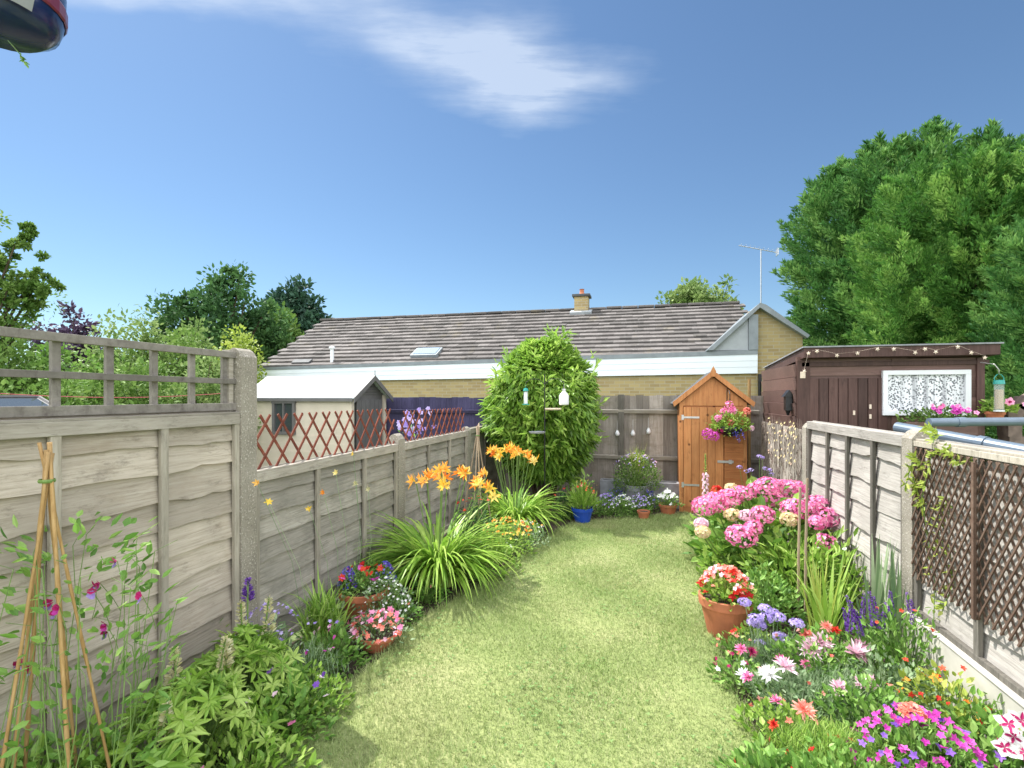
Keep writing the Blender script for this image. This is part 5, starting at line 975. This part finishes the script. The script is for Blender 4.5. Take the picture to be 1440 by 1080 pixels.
for (px, py) in ((1050, 664), (1056, 662), (1072, 645), (1068, 643), (1076, 660), (1082, 662), (1085, 668), (1040, 658), (1063, 676)):
    x, y, z = pz(px, 5.9, py); c_ = A([x-ox, y-oy, z]); n = 22; d = rdir(n, .6); f_ = MB(); f_.petals(c_+d*A([.03, .03, .018]), d, 4, .010, .008, .1); f_.build('flower_head', M['lilac'], t); st_.tube([(c_[0]*.5, c_[1]*.5, 0), c_], .0025, 4)
st_.build('stems', M['stem'], t); m = MB(); mound(m, 200, .2, .2, .45, .06, .3); m.build('foliage', M['green'], t)
t = plant('geranium', 'small bright red flower head peeping left above the hydrangea', 'plant', pz(1008, 5.3)); n = 50; d = rdir(n, .3); m = MB(); z_ = EYE-(692-HOR)/F*5.3; m.petals(d*.055+A([0, 0, z_]), d, 5, .02, .018, .2); m.build('flower_head', M['red'], t); m = MB(); m.tube([(0, 0, 0), (0, 0, z_)], .004, 5); m.build('stem', M['stem'], t); m = MB(); mound(m, 160, .16, .16, .42, .06, .7); m.build('foliage', M['green'], t)
# vine on right post and lattice
t = plant('vine', 'lime green vine trailing over the right concrete post and lattice', 'plant', (XR-.07, RY[1]-.1, 0)); st_ = MB(); lf = MB()
for (pts) in (((1312, 900, 2.72), (1315, 820, 2.75), (1296, 700, 2.78), (1310, 640, 2.72), (1330, 632, 2.62), (1360, 640, 2.5)), ((1300, 720, 2.8), (1290, 690, 2.85), (1283, 670, 2.86)), ((1330, 632, 2.6), (1345, 650, 2.5), (1380, 646, 2.4), (1400, 652, 2.35)), ((1318, 780, 2.7), (1322, 725, 2.68), (1335, 700, 2.6)), ((1305, 660, 2.78), (1285, 640, 2.86), (1272, 690, 2.9)), ((1325, 860, 2.68), (1340, 820, 2.6), (1336, 770, 2.6)), ((1400, 652, 2.35), (1420, 700, 2.28), (1436, 745, 2.2)), ((1400, 652, 2.35), (1440, 690, 2.2), (1445, 800, 2.18)), ((1312, 623, 2.7), (1318, 605, 2.75), (1300, 600, 2.85))):
    W_ = [A(pz(px, Z-.02, py))-A([XR-.07, RY[1]-.1, 0]) for (px, py, Z) in pts]; st_.tube(W_, .0022, 5)
    for a_, b_ in zip(W_[:-1], W_[1:]):
        n = 20; q = rng.random((n, 1)); P = a_+(b_-a_)*q; lf.leaf(P, nrm(rng.normal(0, 1, (n, 3))+A([-.6, 0, 0])), rdir(n, .6)+A([-.5, 0, 0]), rng.uniform(.03, .055, n), rng.uniform(.012, .02, n))
st_.build('stems', M['stem'], t); lf.build('leaves', M['lime'], t)

# ---- neighbour's things on the right
t = thing('pipe_frame', 'blue grey metal pipes of a frame standing behind the right fence', 'frame', (0, 0, 0))
a_, b_ = pz(1262, 3.75, 601), pz(1470, 2.85, 640); m = MB(); m.tube([a_, b_], .040, 16); q = A(a_)+(A(b_)-A(a_))*.62; m.tube([q, q+(A(b_)-A(a_))*.05], .047, 16); m.build('pipe', M['pipe'], t, smooth=False)
a2, b2 = pz(1306, 4.3, 594), pz(1500, 4.3, 592); m = MB(); m.tube([a2, b2], .036, 16); q = A(a2)+(A(b2)-A(a2))*.2; m.tube([q, q+(A(b2)-A(a2))*.06], .042, 16); m.build('pipe', M['pipe'], t)
m = MB()
for p in (a_, b_, a2, b2): m.tube([(p[0], p[1], 0), (p[0], p[1], p[2]-.03)], .02, 8)
m.build('legs', M['pipe'], t)
pp_ = on_y(1395, 508, by0-.25); t = thing('seed_feeder', 'teal topped seed feeder hanging from the right corner of the brown shed', 'bird feeder', pp_, 0, 'hanging bird feeders'); k_ = pp_
m = MB(); m.tube([(-.02, .15, .0), (.02, .0, -.03), (.06, 0, -.09), (.06, 0, -.14)], .004, 6); m.build('hook', M['steel'], t)
m = MB(); m.tube([(.06, 0, -.22), (.06, 0, -.50)], .040, 16); m.build('tube', M['glass'], t); m = MB(); m.tube([(.06, 0, -.29), (.06, 0, -.49)], .034, 12); m.build('seed', M['seed'], t)
m = MB(); m.lathe([(0, -.19), (.042, -.195), (.048, -.235), (.042, -.235), (0, -.23)], 16, (.06, 0, 0)); m.tube([(.02, 0, -.22), (.02, 0, -.17), (.04, 0, -.14), (.06, 0, -.13), (.08, 0, -.14), (.10, 0, -.17), (.10, 0, -.22)], .004, 6); m.build('cap', M['greenplastic'], t)
m = MB(); m.lathe([(0, -.50), (.045, -.50), (.045, -.515), (0, -.515)], 16, (.06, 0, 0)); m.build('base', M['white'], t)
x, y, z = on_y(1318, 578, 6.2); t = plant('petunia', 'pink petunias in a trough in front of the lace curtained window', 'plant', (x, y, z-.12)); m = MB(); mound(m, 700, .36, .12, .14, .04, .5); m.build('foliage', M['tree_mid'], t)
for k_ in range(24):
    cx0 = rng.uniform(-.12, .30); c_ = A([[cx0, -.08-rng.random()*.05, .10+rng.random()*.08]]); f_ = MB(); f_.petals(c_, (rng.normal(0, .3), -1, .5), 5, .026, .026, .2); f_.petals(c_+A([0, -.004, 0]), (0, -1, .5), 5, .009, .008, .3, 0.); f_.build('flower', M['magenta' if k_ % 4 else 'pink'], t)
t = thing('window_box', 'dark trough holding petunias below the lace curtained window', 'planter', (x, y, z-.22)); m = MB(); m.box((0, 0, .04), (.62, .16, .13)); m.build('box', M['wood_brown_h'], t, bevel=.006); m = MB(); m.box((-.25, 0, -.5), (.04, .1, 1.0)); m.box((.25, 0, -.5), (.04, .1, 1.0)); m.build('legs', M['wood_brown'], t)
x, y, z = on_y(1404, 580, 6.35); t = thing('flower_pot', 'small terracotta pot on the brick wall right of the brown shed', 'pot', (x-.03, y, z-.12), 0, 'terracotta pots'); m = MB(); m.lathe([(0, 0), (.05, 0), (.075, .10), (.085, .10), (.085, .13), (.07, .13), (0, .11)], 18); m.build('body', M['terracotta'], t)
t = plant('petunia', 'two round pink petunias above the small pot right of the brown shed', 'plant', (x, y, z)); m = MB(); mound(m, 240, .15, .1, .13, .05, .5); m.build('foliage', M['bright'], t)
for (dx_, dz_) in ((.03, .11), (.17, .08)):
    f_ = MB(); f_.petals(A([[dx_, -.11, dz_]]), (0, -1, .3), 6, .045, .045, .2); fo = f_.build('flower', M['pink'], t); f_ = MB(); f_.petals(A([[dx_, -.118, dz_]]), (0, -1, .3), 5, .018, .016, .3); f_.build('flower_centre', M['crimson'], fo)
M['brick_brown'] = plain('brown_brick', (.16,.12,.10), .9, .3, 14, bmp=.4)
t = thing('brick_wall', 'low brown brick wall with arched openings right of the brown shed', 'wall', (3.75, 6.42, 0))
m = MB(); m.box((1.1, .1, .58), (2.2, .18, 1.16)); 
for x in (.05, .75, 1.45, 2.15): m.box((x, .1, 1.30), (.12, .18, .28))
for x0_ in (.05, .75, 1.45):
    for k_ in range(8):
        a = math.pi*(k_+.5)/8; m.box((x0_+.35-.31*math.cos(a), .1, 1.40+.20*math.sin(a)), (.13, .17, .08), ry=-(a-math.pi/2)*-1)
m.build('masonry', M['brick_brown'], t)

# ---- left neighbour bits
m = MB(); a_ = pz(-60, 4.5, 550); b_ = pz(330, 6.5, 552); P_ = [A(a_)+(A(b_)-A(a_))*q+A([0, 0, -.06*math.sin(math.pi*q)]) for q in np.linspace(0, 1, 14)]; m.tube(P_, .004, 5); o = m.build('washing_line', M['cord']); tag(o, 'thin red washing line crossing behind the left trellis', 'washing line')
gx0, gy0, gz0 = pz(10, 4.6, 560); t = thing('greenhouse', 'small glazed lean-to roof behind the far left of the trellis', 'greenhouse', (gx0-1.05, gy0-.2, -.14))
m = MB(); 
for s_ in (0, 1.0): m.tube([(s_, 0, 0), (s_, 0, 1.5)], .02, 6); m.tube([(s_, .8, 0), (s_, .8, 1.5)], .02, 6)
m.tube([(0, 0, 1.5), (.5, 0, 1.72), (1.0, 0, 1.5)], .02, 6); m.tube([(0, .8, 1.5), (.5, .8, 1.72), (1.0, .8, 1.5)], .02, 6); m.tube([(.5, 0, 1.72), (.5, .8, 1.72)], .02, 6); m.tube([(1, 0, 1.5), (1, .8, 1.5)], .02, 6); m.build('frame', M['greydoor'], t)
m = MB(); m.add([(0, 0, 1.5), (.5, 0, 1.72), (.5, .8, 1.72), (0, .8, 1.5), (1, 0, 1.5), (1, .8, 1.5)], [(0, 1, 2, 3), (1, 4, 5, 2)]); m.add([(0, 0, 0.05), (1, 0, .05), (1, 0, 1.5), (.5, 0, 1.72), (0, 0, 1.5)], [(0, 1, 2, 3, 4)]); m.build('panes', M['pane'], t)
t = plant('clematis', 'lilac clematis flowers behind the red trellis by the grey shed door', 'plant', (-2.9, 6.1)); m = MB(); mound(m, 420, .22, .22, 1.15, .06, .5); m.build('foliage', M['green'], t)
C = A([-.0, 0, 0])+np.stack([rng.normal(0, .10, 34), rng.normal(0, .08, 34), rng.uniform(1.05, 1.42, 34)], 1); m = MB(); m.petals(C, (.5, -1, .3), 5, .035, .03, .2); m.build('flowers', M['lilac'], t)
# ---- hanging object near the lens, top left
hxp = pz(-8, .95, 4); t = thing('hanging_lantern', 'dark blue glossy lantern hanging at the top left, close to the lens', 'lantern', hxp, TH)
m = MB(); m.lathe([(0, -.052), (.07, -.047), (.092, -.030), (.100, -.004), (.102, .05), (.095, .16), (.06, .20), (0, .21)], 28); m.build('body', M['darkblue'], t, smooth=True)
m = MB(); m.lathe([(.1015, -.004), (.104, .0), (.104, .022), (.1025, .026)], 28); m.build('band', M['maroon'], t)
m = MB(); m.tube([(0, 0, .2), (0, 0, .9)], .003, 6); m.build('cord', M['black'], t)
pm = MB()
for z in (-.0,):
    aa = np.linspace(R(-44), R(-14), 8); v = []
    for zz, rq in ((-.034, .0945), (-.012, .1015)): v += [(rq*math.cos(a), rq*math.sin(a), zz) for a in aa]
    pm.add(v, [(i, i+1, 9+i, 8+i) for i in range(7)])
pm.build('badge', M['greystone'], t)
hs = A(pz(28, .93, 76)); t = thing('plant_sprig', 'tiny green sprig hanging below the blue lantern', 'plant', tuple(hs)); m = MB(); m.tube([(-.03, 0, .03), (0, 0, 0), (.012, 0, -.02)], .0008, 4); m.build('stem', M['stem'], t); m = MB(); n = 26; P = A([0, 0, 0])+rng.random((n, 1))*A([[.016, 0, -.022]]); m.leaf(P, nrm(rng.normal(0, .5, (n, 3))+A([.5, 0, -.8])), rdir(n), .009, .003); m.build('leaves', M['green'], t)
